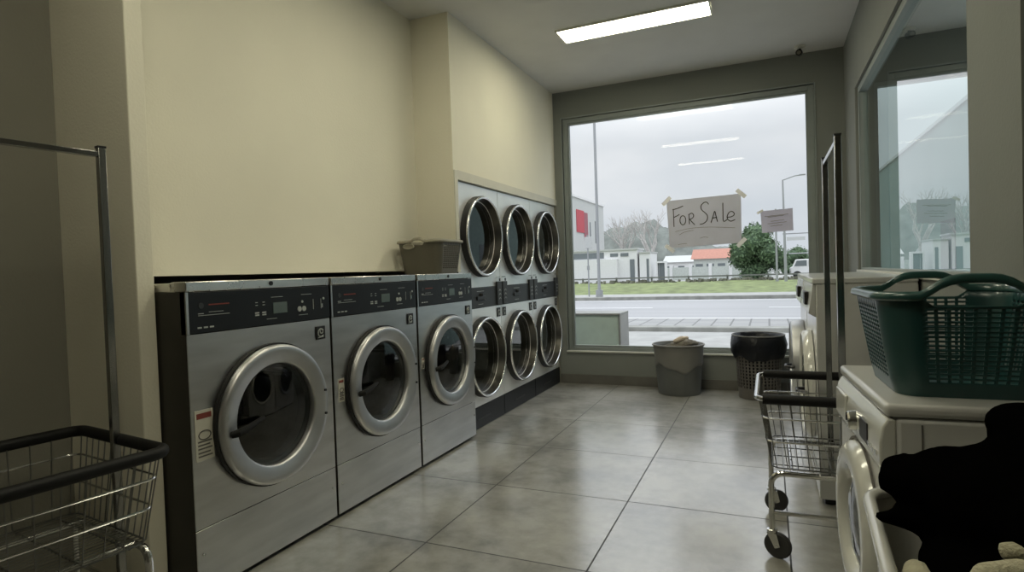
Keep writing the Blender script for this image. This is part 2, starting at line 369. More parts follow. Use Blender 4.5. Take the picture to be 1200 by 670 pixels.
# right partition wall with its window, pier end at y = 2.13
PY, VB0, VB1, VT, VS = 2.13, 2.615, 5.50, 2.64, 1.17
struct('wall_right', MB().box(XR, XR+.12, PY, VB0, 0, ZC).box(XR, XR+.12, VB1, YB, 0, ZC).box(XR, XR+.12, VB0, VB1, 0, VS).box(XR, XR+.12, VB0, VB1, VT, ZC), m_wallb)
struct('wall_right', B(XR+.12, 1.7, PY, PY+.1, 0, ZC), m_walld)
struct('wall_right', B(1.6, 1.75, Y0, PY, 0, ZC), m_walld)
struct('wall_front', B(-3.6, 1.75, Y0-.15, Y0, 0, ZC), m_walld)
w2 = bpy.data.objects.new('window_2', None); C.objects.link(w2); w2['kind'] = 'structure'; w2.location = (XR, (VB0+VB1)/2, VS)
fr = MB()
for (a, b, c, d) in ((VB0, VB0+.012, VS, VT), (VB1-.05, VB1, VS, VT), (VB0+.012, VB1-.05, VT-.05, VT), (VB0+.012, VB1-.05, VS, VS+.02)): fr.box(XR+.02, XR+.09, a, b, c, d)
inwin('window_frame', fr, m_alu, w2, .003)
inwin('window_sill', B(XR-.012, XR+.03, VB0, VB1+.01, VS-.02, VS+.004), m_sill, w2, .003)
sheet([(XR+.05, VB0+.01, VS+.01), (XR+.05, VB1-.05, VS+.01), (XR+.05, VB1-.05, VT-.05), (XR+.05, VB0+.01, VT-.05)], 'pane', m_pane2, w2)
# entrance lobby behind the partition
struct('wall_right', B(4.0, 4.15, PY, YB, 0, .30).box(4.0, 4.15, PY, PY+.2, .3, ZC), m_walld)
struct('wall_right', B(1.7, 4.0, PY, PY+.1, 0, ZC), m_walld)
w3 = bpy.data.objects.new('window_3', None); C.objects.link(w3); w3['kind'] = 'structure'; w3.location = (2.2, YB, .36)
fr = MB()
for (a, b) in ((.905, .935), (2.2, 2.25), (3.45, 3.5)): fr.box(a, b, YB+.02, YB+.09, .36, 2.84)
fr.box(.935, 3.45, YB+.02, YB+.09, 2.80, 2.84).box(.935, 3.45, YB+.02, YB+.09, .36, .40)
inwin('window_frame', fr, m_alu, w3, .003)
sheet([(.93, YB+.055, .38), (3.47, YB+.055, .38), (3.47, YB+.055, 2.82), (.93, YB+.055, 2.82)], 'pane', m_pane, w3)

# ceiling lamps
def lamp(y, label):
    t = thing('ceiling_light', label, 'ceiling light', (-.95, y, ZC), 0, 'panel lights along the ceiling')
    fr = MB(); hx, hy = .60, .142
    for a in ((-hx, hx, -hy, -hy+.014), (-hx, hx, hy-.014, hy), (-hx, -hx+.014, -hy+.014, hy-.014), (hx-.014, hx, -hy+.014, hy-.014)): fr.box(*a, -.016, .0)
    fr.build('frame', m_lframe, t, bevel=.002)
    B(-hx+.014, hx-.014, -hy+.014, hy-.014, -.010, -.003).build('diffuser', m_lamp, t)
    return t
lamp(4.72, 'lit rectangular ceiling panel light nearest the big street window')
lamp(2.75, 'lit ceiling panel light second from the street window, seen only mirrored in its glass')
lamp(.85, 'lit ceiling panel light third from the street window, seen only mirrored in its glass')
# dome camera
t = thing('security_camera', 'small dark security camera on the ceiling above the big window', 'camera', (.305, 5.98, ZC))
MB().lathe([(1e-5, 0), (.05, 0), (.05, -.012), (.03, -.022), (1e-5, -.022)], n=24).build('base', m_lframe, t, True)
MB().tube([(0, 0, -.02), (-.005, -.01, -.05)], .012, 10).build('arm', m_black, t, True)
MB().tube([(.0, .03, -.05), (-.01, -.055, -.068)], .028, 16).build('housing', m_black, t, True)
MB().tube([(-.01, -.055, -.068), (-.0107, -.061, -.0695)], .018, 16).build('lens', m_chrome, t, True)

# ------------------------------------------------------------ washers (front faces local -y, width along local x)
def marks(rects, y, th=.0012):
    mb = MB()
    for (a, b, c, d) in rects: mb.box(a, b, y-th, y+.0005, c, d)
    return mb
def round_door(t, cx, cz, R, r, y, part='door', protr=.055):
    """washer door: broad rounded steel ring, glass bowl, gasket and handle"""
    ring = MB()
    prof = [(r, 0), (r, -.030), (r+.003, -.038), (r+.009, -.041), (R-.030, -.053), (R-.014, -.054), (R-.004, -.048), (R, -.036), (R, 0)]
    d = ring.lathe([(p, y+h) for p, h in prof], (cx, 0, cz), 'y', 72).build(part, m_ring, t, True, ang=60)
    MB().lathe([(R-.004, y-.002), (R+.007, y-.002), (R+.007, y-.024), (R-.004, y-.024)], (cx, 0, cz), 'y', 72, True).build('door_seal', m_gask, d, True)
    g = [(1e-5, y-.020)] + [(r*k/6, y-.020+.012*(k/6)**2) for k in range(1, 7)]
    MB().lathe(g, (cx, 0, cz), 'y', 64).build('door_glass', m_doorglass, d, True)
    MB().lathe([(r-.002, y-.012), (r-.022, y+.0), (r-.022, y+.05), (r+.004, y+.05)], (cx, 0, cz), 'y', 64).build('gasket', m_gask, d, True)
    return d
def make_washer(W, label, sticker, cw):
    Y = 0.0; H = 1.255; D = .98
    t = thing('washing_machine', label, 'washing machine', group='front loading washers along the left wall')
    body = MB().box(0, .006, .004, D, .02, H-.04).box(cw-.006, cw, .004, D, .02, H-.04).box(.006, cw-.006, D-.006, D, .02, H-.04).box(.006, cw-.006, .03, D-.006, .02, .03)
    body.build('cabinet', m_side, t)
    MB().box(.03, cw-.03, .03, D-.03, 0, .02).build('base', m_black, t)
    cx, cz, R, r = W*.5+.006, .650, .310, .226
    MB().plate_hole(0, W, .277, 1.046, cx, cz, .245, Y, .004).build('front_panel', m_steel, t)
    lp = MB().box(0, W, Y, Y+.004, .02, .273).build('lower_panel', m_steel, t, bevel=.0015)
    for x in (.028, W-.028):
        MB().disc((x, Y-.002, .175), .006, n=14, th=.006).build('screw', m_chrome, lp, True)
    MB().box(0, .011, Y-.003, Y+.03, 1.048, 1.213).build('corner_trim', m_steel, t)
    cp = MB().box(.011, W, Y-.0045, Y+.03, 1.05, 1.212).build('control_panel', m_blackm, t, bevel=.002)
    top = MB().box(0, W, Y-.006, Y+.08, 1.215, H).box(0, cw, Y+.08, Y+.12, 1.215, H-.004).box(0, cw, Y+.12, D, H-.04, H-.004).build('top', m_steel_s, t, bevel=.004)
    MB().disc((W*.5+.02, Y-.008, 1.236), .010, n=20, th=.006).build('lock', m_black, top, True)
    # printing on the control panel
    k = W/.82; y = Y-.005
    rc = [(.045*k+i*.028, .045*k+i*.028+.018, 1.068, 1.074) for i in range(3)]
    rc += [(.05*k, .20*k, 1.118, 1.120), (.05*k, .075*k, 1.125, 1.128), (.10*k, .17*k, 1.130, 1.132)]
    for gx in (.335, .375): rc += [(gx*k, gx*k+.022, 1.095+.0, 1.101), (gx*k, gx*k+.022, 1.105, 1.111)]
    for gx in (.335, .375): rc += [(gx*k+.004, gx*k+.016, 1.140, 1.143), (gx*k+.004, gx*k+.016, 1.152, 1.155)]
    rc += [(.43*k, .50*k, 1.172, 1.174), (.40*k, .46*k, 1.075, 1.077), (.60*k, .66*k, 1.078, 1.080), (.62*k, .69*k, 1.175, 1.177), (.755*k, .757*k, 1.10, 1.15), (.70*k, .702*k, 1.10, 1.15)]
    marks(rc, y).build('panel_print', m_mark, cp)
    marks([(.10*k, .20*k, 1.158, 1.163)], y).build('panel_print', m_red, cp)
    MB().disc((.065*k, y, 1.158), .012, n=20, th=.003).build('panel_print', m_graph, cp)
    MB().box(.44*k, .525*k, y-.002, y+.001, 1.098, 1.148).build('display', m_lcd, cp, bevel=.001)
    for gx in (.605, .635):
        MB().disc((gx*k, y, 1.108), .0125, n=20, th=.006).build('button', m_mark, cp, True)
    MB().disc((.625*k, y, 1.142), .006, n=16, th=.005).build('button', m_mark, cp, True)
    MB().disc((.775*k, y, 1.150), .006, n=16, th=.005).build('button', m_mark, cp, True)
    marks([(.757*k, .764*k, 1.105, 1.125)], y, .004).build('coin_slot', m_chrome, cp)
    # black badge with pale emblem
    bx = W-.105
    bd = MB().box(bx, bx+.065, Y-.006, Y+.001, .945, 1.012).build('badge', m_black, t, bevel=.002)
    MB().tube(arc((bx+.032, Y-.0065, .978), .020, .6, 5.6, 14), .0032, 5).tube(arc((bx+.036, Y-.0065, .985), .010, 2.5, 7.5, 8), .003, 5).tube([(bx+.012, Y-.0065, .955), (bx+.05, Y-.0065, .957)], .002, 4).build('emblem', m_mark, bd)
    d = round_door(t, cx, cz, R, r, Y)
    # handle: black lever crossing the ring on the left
    hz = cz-.022
    MB().tube([(cx-R+.040, Y-.052, hz-.004), (cx-R+.060, Y-.068, hz), (cx-r+.03, Y-.066, hz+.008), (cx-r+.14, Y-.034, hz+.022)], [.014, .017, .015, .010], 10).build('door_handle', m_handle, d, True)
    for a in (.18, -.22):
        MB().disc((cx+(R+r)/2*1.07*cos(a), Y-.058, cz+(R+r)/2*1.07*sin(a)), .006, n=14, th=.008).build('screw', m_black, d, True)
    # drum: tub mouth, ribbed wall, back
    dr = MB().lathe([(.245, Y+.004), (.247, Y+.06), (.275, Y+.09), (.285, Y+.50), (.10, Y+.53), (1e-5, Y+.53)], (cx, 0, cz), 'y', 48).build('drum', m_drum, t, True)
    for q in range(3):
        a = q*2*pi/3+.5; ca, sa = cos(a), sin(a)
        MB().tube([(cx+.268*ca, Y+.14, cz+.268*sa), (cx+.268*ca, Y+.50, cz+.268*sa)], [.012, .026], 6).build('lifter', m_drum, dr, True)
    # warning sticker
    sx0, sx1, sz0, sz1 = sticker
    st = MB().box(sx0, sx1, Y-.0018, Y, sz0, sz1).build('sticker', m_stick, t)
    h = sz1-sz0; wd = sx1-sx0; yy = Y-.002
    marks([(sx0+.1*wd, sx1-.1*wd, sz1-.17*h, sz1-.06*h)], yy, .0006).build('sticker_print', m_red, st)
    ink = MB().tube([(sx0+wd*(.5+.33*cos(a)), yy, sz0+h*(.5+.09*sin(a))) for a in [i*pi/8 for i in range(16)]], .0025, 4, True)
    for j, z in enumerate((.36, .29, .22, .14, .07)): ink.box(sx0+.12*wd, sx1-(.12+.1*(j % 2))*wd, yy-.0006, yy, sz0+z*h, sz0+z*h+.006)
    ink.build('sticker_print', m_ink, st)
    return t
washers = [
    (1.570, .806, 'nearest and largest looking stainless front loading washer, its black side showing, beside the pier', (.015, .098, .545, .745)),
    (2.392, .790, 'middle stainless front loading washer in the row of three, small sticker left of its door', (.03, .075, .60, .72)),
    (3.204, .750, 'third stainless front loading washer, next to the dryers and under the taupe basket', (.022, .052, .64, .71)),
]
for (y, W, lab, st) in washers:
    t = make_washer(W, lab, st, min(W, 3.914-y)); t.location = (-2.07, y, 0); t.rotation_euler = (0, 0, pi/2)

# ------------------------------------------------------------ stacked dryers
def dryer_door(t, cx, cz, y):
    R, r = .322, .268
    d = MB().lathe([(R-.019, y-.048), (R-.019, y-.060), (R-.014, y-.066), (R-.004, y-.066), (R+.001, y-.060), (R+.001, y-.050)], (cx, 0, cz), 'y', 72).build('door', m_chromed, t, True, ang=60)
    MB().lathe([(R-.004, y-.001), (R+.006, y-.001), (R+.006, y-.050), (R-.004, y-.050)], (cx, 0, cz), 'y', 72, True).build('door_rim', m_gask, d, True)
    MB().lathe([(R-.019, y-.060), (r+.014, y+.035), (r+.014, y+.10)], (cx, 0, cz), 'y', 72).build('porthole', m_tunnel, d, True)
    MB().lathe([(1e-5, y+.022), (r+.016, y+.022)], (cx, 0, cz), 'y', 64).build('door_glass', m_doorglass, d)
    return d
def make_dryer(label, left_coin=True):
    W, H, D = .747, 1.955, .98
    t = thing('stacked_dryer', label, 'dryer', group='stacked tumble dryers built into the left wall')
    MB().box(0, .005, .004, D, .0, H).box(W-.005, W, .004, D, .0, H).box(.005, W-.005, D-.005, D, 0, H).box(.005, W-.005, .004, D, H-.005, H).box(.005, W-.005, .004, D, .965, 1.10).build('cabinet', m_side, t)
    g = .003
    MB().plate_hole(g, W-g, 1.135, H, W*.5, 1.545, .285, 0, .004).build('upper_front_panel', m_dsteel, t)
    MB().plate_hole(g, W-g, .178, .965, W*.5, .565, .285, 0, .004).build('lower_front_panel', m_dsteel, t)
    kp = MB().box(g, W-g, -.004, .02, .004, .174).build('kick_panel', m_blackm, t, bevel=.003)
    MB().box(.22, .46, -.007, -.0035, .07, .082).build('kick_handle', m_black, kp, bevel=.001)
    cp = MB().box(g, W-g, -.006, .02, .969, 1.131).build('control_panel', m_graph, t, bevel=.003)
    MB().box(.27, .42, -.016, -.005, 1.03, 1.062).build('card_reader', m_black, cp, bevel=.004)
    MB().tube([(.345, -.012, 1.062), (.345, -.012, 1.085)], .018, 10).build('knob', m_black, cp, True)
    marks([(.28, .41, 1.10, 1.104), (.30, .39, .995, .998)], -.006).build('panel_print', m_mark, cp)
    for (a, b) in (((.012, .105) if left_coin else (.012, .105)), (W-.105, W-.012)):
        cb = MB().box(a, b, -.022, -.004, .972, 1.172).build('coin_box', m_graph, t, bevel=.004)
        m = (a+b)/2
        MB().box(m-.012, m+.012, -.026, -.0215, 1.175, 1.200).build('coin_slot', m_black, cb, bevel=.002)
        mk = MB()
        for j in range(3): mk.tube([(m-.02, -.023, 1.02+j*.035), (m+.0, -.023, 1.035+j*.035), (m+.02, -.023, 1.02+j*.035)], .0022, 4)
        mk.build('panel_print', m_mark, cb)
        bd = MB().box(a+.012, b-.012, -.006, -.0005, .868, .945).build('badge', m_black, t, bevel=.002)
        MB().tube(arc((m, -.0065, .908), .018, .6, 5.6, 12), .003, 5).tube([(m-.02, -.0065, .882), (m+.02, -.0065, .884)], .002, 4).build('emblem', m_mark, bd)
        MB().tube([(m-.04, -.006, 1.212), (m+.04, -.006, 1.212)], .003, 6).build('hinge_bar', m_chrome, t)
    for cz in (1.545, .565):
        dryer_door(t, W*.5, cz, 0)
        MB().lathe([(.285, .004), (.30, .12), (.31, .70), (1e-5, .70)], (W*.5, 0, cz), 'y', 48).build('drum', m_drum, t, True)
    return t
dr = make_dryer('stacked tumble dryer nearest the washers, partly behind the third washer')
dl = ['stacked tumble dryer nearest the washers, partly behind the third washer', 'middle stacked tumble dryer of the three in the wall', 'stacked tumble dryer in the corner beside the big street window']
for i, y in enumerate((3.920, 4.668, 5.416)):
    o = dr if i == 0 else copy_tree(dr); o.location = (-2.155, y, 0); o.rotation_euler = (0, 0, pi/2); o['label'] = dl[i]

# ------------------------------------------------------------ baskets
def basket_wall(L, W, H, flare, rc, top_dip, hole, z0=.0, th=.0035, per_cell=.022, vcell=.017, margin=(.05, .03), corner_solid=True, round_=False, ns=None):
    """perforated wall: cells of a grid alternate strip / hole; real openings"""
    # perimeter samples: strip and hole boundaries
    def perim(hx, hy, r):
        segs = []
        if round_:
            N = ns or 44
            return [(hx*cos(2*pi*i/(2*N)), hy*sin(2*pi*i/(2*N)), True, i % 2) for i in range(2*N)]
        out = []
        def side(x0, y0, x1, y1, nx):
            # nx holes with strips between
            for i in range(nx*2+1):
                f_ = ((i//2)*1.0 + (0 if i % 2 == 0 else .32))/(nx+.32) if i < nx*2+1 else 1
                out.append((x0+(x1-x0)*f_, y0+(y1-y0)*f_, i < nx*2, i % 2))
            out.append((x1, y1, False, 0))
        def corner(cx, cy, a0):
            for i in range(1, 6):
                a = a0+pi/2*i/6; out.append((cx+r*cos(a), cy+r*sin(a), False, 0))
        nx = max(3, int(round(nL))); ny = max(3, int(round(nW)))
        side(hx, -hy+r, hx, hy-r, ny); corner(hx-r, hy-r, 0)
        side(hx-r, hy, -hx+r, hy, nx); corner(-hx+r, hy-r, pi/2)
        side(-hx, hy-r, -hx, -hy+r, ny); corner(-hx+r, -hy+r, pi)
        side(-hx+r, -hy, hx-r, -hy, nx); corner(hx-r, -hy+r, 3*pi/2)
        return out
    nL = (L-2*rc)/per_cell; nW = (W-2*rc)/per_cell
    zt = [0]; z = margin[0]
    rows = []
    zt.append(z); k = 0
    while z < H-margin[1]-vcell:
        zt.append(z+vcell*.42); zt.append(z+vcell); z += vcell
    zt.append(H)
    mb = MB(); P0 = perim(L/2-flare, W/2-flare, max(rc-flare*.5, .01)); P1 = perim(L/2, W/2, rc); n = len(P0)
    for zi, z in enumerate(zt):
        f_ = z/H; f_ = f_**.85
        for i in range(n):
            x = P0[i][0]*(1-f_)+P1[i][0]*f_; y = P0[i][1]*(1-f_)+P1[i][1]*f_
            d = top_dip(x/(L/2), y/(W/2)) if zi == len(zt)-1 else (top_dip(x/(L/2), y/(W/2)) if z > H*.8 and False else 0)
            mb.v.append((x, y, z0+z-d))
    for zi in range(len(zt)-1):
        band = 0 < zi < len(zt)-2 and zi % 2 == 0   # the open part of each row
        for i in range(n):
            j = (i+1) % n
            hole_ = band and P0[i][2] and P0[i][3] == 1 and hole(((P0[i][0]+P0[j][0])/2)/(L/2-flare), ((P0[i][1]+P0[j][1])/2)/(W/2-flare), zt[zi]/H)
            if hole_: continue
            mb.f.append((zi*n+i, zi*n+j, (zi+1)*n+j, (zi+1)*n+i))
    # floor of the basket
    mb.f.append(tuple(range(n))[::-1])
    return mb
def solid(o, th=.003):
    s = o.modifiers.new('solid', 'SOLIDIFY'); s.thickness = th; s.offset = 0; return o
def make_basket(name, label, cat, loc, rz, L, W, H, flare, rc, bump, hw, m1, m2, cell=(.022, .017), hole=lambda a, b, c: True, rim_r=.012, handle_side='long', margin=(.05, .03)):
    t = thing(name, label, cat, loc, rz)
    def h_(ax, ay):
        if handle_side == 'long': return (max(0, 1-(ax*L/2/hw)**2) if abs(ay) > .93 else 0)
        return (max(0, 1-(ay*W/2/hw)**2) if abs(ax) > .93 else 0)
    o = basket_wall(L, W, H, flare, rc, lambda ax, ay: .030*min(1, 2*h_(ax, ay)), hole, per_cell=cell[0], vcell=cell[1], margin=margin).build('basket_body', m1, t, smooth=True, ang=50)
    solid(o)
    # rim: flattened tube that arches up over the grips
    pts = []
    N = 24
    base = []
    for (sx, sy, a0) in ((1, 1, 0), (-1, 1, pi/2), (-1, -1, pi), (1, -1, 3*pi/2)):
        for i in range(7): a = a0+pi/2*i/6; base.append((sx*(L/2-rc)+rc*cos(a), sy*(W/2-rc)+rc*sin(a)))
    dense = []
    for i in range(len(base)):
        a, b = base[i], base[(i+1) % len(base)]; d = math.dist(a, b); k = max(1, int(d/.02))
        for q in range(k): dense.append((a[0]+(b[0]-a[0])*q/k, a[1]+(b[1]-a[1])*q/k))
    for (x, y) in dense:
        h = h_(x/(L/2), y/(W/2)); s = h*h*(3-2*h) if h < 1 else 1
        pts.append((x, y, H+bump*s))
    mb = MB(); n = len(pts); prof = [(-.55, -1), (.9, -1.25), (1.35, -.7), (1.1, .35), (.2, .8), (-.5, .55)]
    for i, p in enumerate(pts):
        a, b = Vector(pts[i-1]), Vector(pts[(i+1) % n]); T = (b-a); T.z = 0; T.normalize(); N_ = Vector((T.y, -T.x, 0))
        for (q, z) in prof: mb.v.append(tuple(Vector(p)+N_*q*rim_r+Vector((0, 0, z*rim_r))))
    k = len(prof)
    for i in range(n):
        j = (i+1) % n
        for q in range(k): mb.f.append((i*k+q, i*k+(q+1) % k, j*k+(q+1) % k, j*k+q))
    mb.build('rim', m2, t, True, ang=70)
    return t

# ------------------------------------------------------------ laundry cart
def make_cart(label, bare_end, loc, rz):
    t = thing('laundry_cart', label, 'laundry cart', loc, rz)
    L, W, ZR, ZB = .64, .61, .685, .385
    hx, hy, rr = L/2, W/2, .05
    R = .021
    # basket wires
    w_ = MB(); wr = .0024
    def ring(fx, fy, z, r=.0035): w_.tube(rrect(fx, fy, .045, 4, z), r, 5, True)
    bot = (hx-.055, hy-.05)
    def at_z(z):
        f_ = (ZR-z)/(ZR-ZB); return hx-.01-(.045*f_), hy-.01-(.04*f_)
    
    for k in range(13):
        x = -bot[0]+.02+(2*bot[0]-.04)*k/12
        for s in (-1, 1):
            w_.tube([(x*(at_z(ZR)[0]/bot[0]), s*at_z(ZR)[1], ZR), (x, s*at_z(ZB)[1], ZB)], wr, 4)
    for k in range(9):
        y = -bot[1]+.02+(2*bot[1]-.04)*k/8
        for s in (-1, 1): w_.tube([(s*at_z(ZR)[0], y*(at_z(ZR)[1]/bot[1]), ZR), (s*at_z(ZB)[0], y, ZB)], wr, 4)
    w_.build('basket', m_wire, t, True)
    for z in (ZR-.085, ZR-.185): MB().tube(rrect(at_z(z)[0]+.003, at_z(z)[1]+.003, .045, 4, z), .0044, 6, True).build('basket_band', m_chrome, t, True)
    g = MB(); bx, by = at_z(ZB)
    g.tube(rrect(bx, by, .04, 4, ZB), .0035, 5, True)
    for k in range(20): x = -bx+.02+(2*bx-.04)*k/19; g.tube([(x, -by, ZB), (x, by, ZB)], .0022, 4)
    for k in range(4): y = -by+.06+(2*by-.12)*k/3; g.tube([(-bx, y, ZB-.004), (bx, y, ZB-.004)], .0032, 4)
    g.build('basket_floor', m_wire, t, True)
    # rim
    if bare_end:   # chrome tube across the end facing -x, rubber on the rest
        pts = rrect(hx, hy, rr, 5, ZR)
        MB().tube([(-hx+.03, hy, ZR)] + arc((-hx+rr, hy-rr, ZR), rr, pi/2+.25, pi, 5, 'xy') + arc((-hx+rr, -hy+rr, ZR), rr, pi, 3*pi/2-.25, 5, 'xy') + [(-hx+.03, -hy, ZR)], .010, 10).build('rim_tube', m_chrome, t, True)
        MB().tube([(-hx+.025, -hy, ZR)] + [(hx-rr, -hy, ZR)] + arc((hx-rr, -hy+rr, ZR), rr, -pi/2+.3, 0, 5, 'xy') + arc((hx-rr, hy-rr, ZR), rr, 0, pi/2-.3, 5, 'xy') + [(hx-rr, hy, ZR), (-hx+.025, hy, ZR)], R, 12).build('bumper', m_bumper, t, True)
    else:
        MB().tube(rrect(hx, hy, rr, 6, ZR), R, 14, True).build('bumper', m_bumper, t, True)
    # leg frames: one inverted U at each long side, joined by cross rails
    zt_, zl, lx, ly = .362, .172, hx-.05, hy-.055
    for s in (-1, 1):
        p = [(-lx, s*ly, .115)] + arc((-lx+.05, s*ly, zt_-.05), .05, pi, pi/2, 5) + arc((lx-.05, s*ly, zt_-.05), .05, pi/2, 0, 5) + [(lx, s*ly, .115)]
        MB().tube(p, .0125, 10).build('leg_frame', m_chrome, t, True)
        MB().tube([(-lx, s*ly, zl+.02), (lx, s*ly, zl+.02)], .009, 8).build('lower_rail', m_chrome, t, True)
    for s in (-1, 1): MB().tube([(s*(lx-.08), -ly, zt_+.004), (s*(lx-.08), ly, zt_+.004)], .009, 8).build('cross_rail', m_chrome, t, True)
    # hanging rack
    for s in (-1, 1):
        MB().box(-.0125, .0125, s*(hy-.02)-.0125, s*(hy-.02)+.0125, .20, 1.745).build('post', m_post, t, bevel=.002)
    MB().box(-.010, .010, -hy+.033, hy-.033, 1.712, 1.732).build('hanging_bar', m_post, t, bevel=.002)
    for s in (-1, 1): MB().box(-.0135, .0135, s*(hy-.02)-.0135, s*(hy-.02)+.0135, 1.745, 1.752).build('post_cap', m_black, t)
    for k, (sx, sy) in enumerate(((-1, -1), (-1, 1), (1, -1), (1, 1))):
        x, y = sx*lx, sy*ly; a = .5*k-.3; dx, dy = cos(a)*.022, sin(a)*.022
        c = bpy.data.objects.new('caster', None); C.objects.link(c); c.parent = t; c.location = (x, y, 0); c.rotation_euler = (0, 0, a)
        MB().lathe([(1e-5, .122), (.012, .122), (.021, .119), (.021, .108), (.012, .104), (1e-5, .104)], n=20).build('swivel', m_chrome, c, True)
        fk = MB()
        for s in (-1, 1): fk.prism([(-.018, .108), (.022, .108), (.034, .055), (.014, .045)], s*.017-.0012, s*.017+.0012, 'y')
        fk.box(-.018, .022, -.018, .018, .105, .108).build('fork', m_chrome, c)
        MB().lathe([(1e-5, -.011), (.048, -.011), (.055, -.006), (.055, .006), (.048, .011), (1e-5, .011)], (.022, 0, .055), 'y', 32).build('wheel', m_wheel, c, True)
        MB().tube([(.022, -.02, .055), (.022, .02, .055)], .006, 10).build('axle', m_chrome, c, True)
    return t
make_cart('chrome wire laundry cart with bare chrome end rail, beside the white washing machine', True, (.262, 2.945, 0), 0)
make_cart('chrome wire laundry cart with black bumper all around, in front of the left pier', False, (-2.232, 1.075, 0), radians(-8))

# ------------------------------------------------------------ large machines on the right (front faces -x)
def big_machine(label, y1, style):
    W, H, D = .77, 1.165, .445
    t = thing('commercial_dryer' if style else 'commercial_washer', label, 'dryer' if style else 'washing machine', (.215, y1, 0), -pi/2)
    # local: x -> world -y, -y -> world -x
    MB().box(0, W, .004, D, .03, H-.03).build('cabinet', m_white, t, bevel=.006)
    MB().box(.03, W-.03, .03, D-.02, 0, .03).build('base', m_black, t)
    MB().box(-.004, W+.004, -.012, D, H-.03, H).build('top', m_white, t, bevel=.006)
    cp = MB().prism([(-.030, .985), (.004, .965), (.004, H-.03), (-.010, H-.03)], 0.004, W-.004, 'x').build('control_panel', m_steel_s if not style else m_white, t, bevel=.004)
    MB().box(.45, .60, -.040, -.020, 1.02, 1.09).build('coin_box', m_black, cp, bevel=.004)
    MB().box(.10, .28, -.030, -.020, 1.03, 1.08).build('display', m_lcd, cp, bevel=.002)
    cz, R = .56, .30 if style else .285
    pr = .050 if style else .085
    d = MB().lathe([(R-.040, -.004), (R-.040, -.03), (R-.032, -pr+.006), (R-.02, -pr), (R-.006, -pr+.008), (R+.002, -.02), (R+.002, 0)], (W/2, 0, cz), 'y', 64).build('door', m_whitep if style else m_ring, t, True, ang=50)
    MB().lathe([(1e-5, -.05), (R*.5, -.045), (R-.05, -.02)], (W/2, 0, cz), 'y', 48).build('door_glass', m_doorglass, d, True)
    MB().lathe([(1e-5, -.0005), (R-.05, -.0005)], (W/2, 0, cz), 'y', 48).build('door_liner', m_gask, d)
    MB().tube([(W/2+.18, -pr+.01, cz-.0), (W/2+.20, -pr-.035, cz), (W/2+.27, -pr-.035, cz), (W/2+.29, -pr+.015, cz)], .011, 8).build('door_handle', m_black, d, True)
    MB().box(W*.2, W*.8, .001, .0045, .10, .101).build('panel_seam', m_ink, t)
    return t
big_machine('white commercial dryer on the right, nearer of two behind the wire cart', 4.12, 1)
big_machine('commercial washer with steel door on the right, farther of two, beside the black lined bin', 4.93, 0)

# ------------------------------------------------------------ white domestic washer near the camera, right
def white_washer():
    W, H, D = .635, .880, .41
    t = thing('washing_machine', 'white domestic front loading washing machine carrying the teal basket', 'washing machine', (.230, 2.375, 0), -pi/2+.062)
    MB().box(.002, W-.002, .02, D, .02, H-.035).build('cabinet', m_white, t, bevel=.012, seg=3)
    MB().box(0, W, -.004, D+.005, H-.034, H).build('top', m_white, t, bevel=.013, seg=4)
    # bulging control fascia
    prof = [(.022, H-.040), (.004, H-.036), (-.010, H-.060), (-.017, H-.10), (-.017, H-.15), (-.012, H-.175), (.022, H-.18)]
    cp = MB().prism(prof, .003, W-.003, 'x').build('control_panel', m_whitep, t, bevel=.006, seg=3)
    MB().box(.03, .20, -.022, -.012, H-.158, H-.07).build('detergent_drawer', m_whitep, cp, bevel=.006, seg=3)
    kn = MB().lathe([(1e-5, -.040), (.022, -.040), (.027, -.035), (.030, -.014)], (.33, 0, H-.118), 'y', 28).build('knob', m_chrome, cp, True)
    MB().box(.328, .332, -.042, -.039, H-.118, H-.094).build('pointer', m_black, kn)
    MB().box(.40, .50, -.020, -.016, H-.145, H-.085).build('display', m_black, cp, bevel=.002)
    for k in range(4): MB().disc((.515+k*.028, -.018, H-.135), .008, n=16, th=.006).build('button', m_chrome, cp, True)
    MB().box(.003, W-.003, -.002, .022, .10, H-.184).build('front_panel', m_white, t, bevel=.01, seg=3)
    MB().box(.003, W-.003, .006, .022, .02, .095).build('kick_panel', m_whitep, t, bevel=.004)
    cx, cz = W/2, .445
    d = MB().lathe([(.150, -.008), (.158, -.032), (.185, -.042), (.225, -.038), (.242, -.022), (.246, -.002)], (cx, 0, cz), 'y', 64).build('door', m_whitep, t, True, ang=60)
    MB().lathe([(1e-5, -.034), (.08, -.030), (.150, -.010)], (cx, 0, cz), 'y', 48).build('door_glass', m_doorglass, d, True)
    MB().lathe([(1e-5, -.0035), (.160, -.0035)], (cx, 0, cz), 'y', 48).build('door_liner', m_gask, d)
    MB().lathe([(.250, -.003), (.250, -.008), (.258, -.008), (.258, -.003)], (cx, 0, cz), 'y', 64, True).build('door_seal', m_ink, t)
    MB().box(W-.0015, W+.0005, .075, .078, .05, H-.05).build('side_seam', m_ink, t)
    for (x, y) in ((.06, .08), (W-.06, .08), (.06, D-.08), (W-.06, D-.08)): MB().lathe([(1e-5, 0), (.02, 0), (.018, .02), (1e-5, .022)], (x, y, 0), n=16).build('foot', m_black, t, True)
    return t
white_washer()
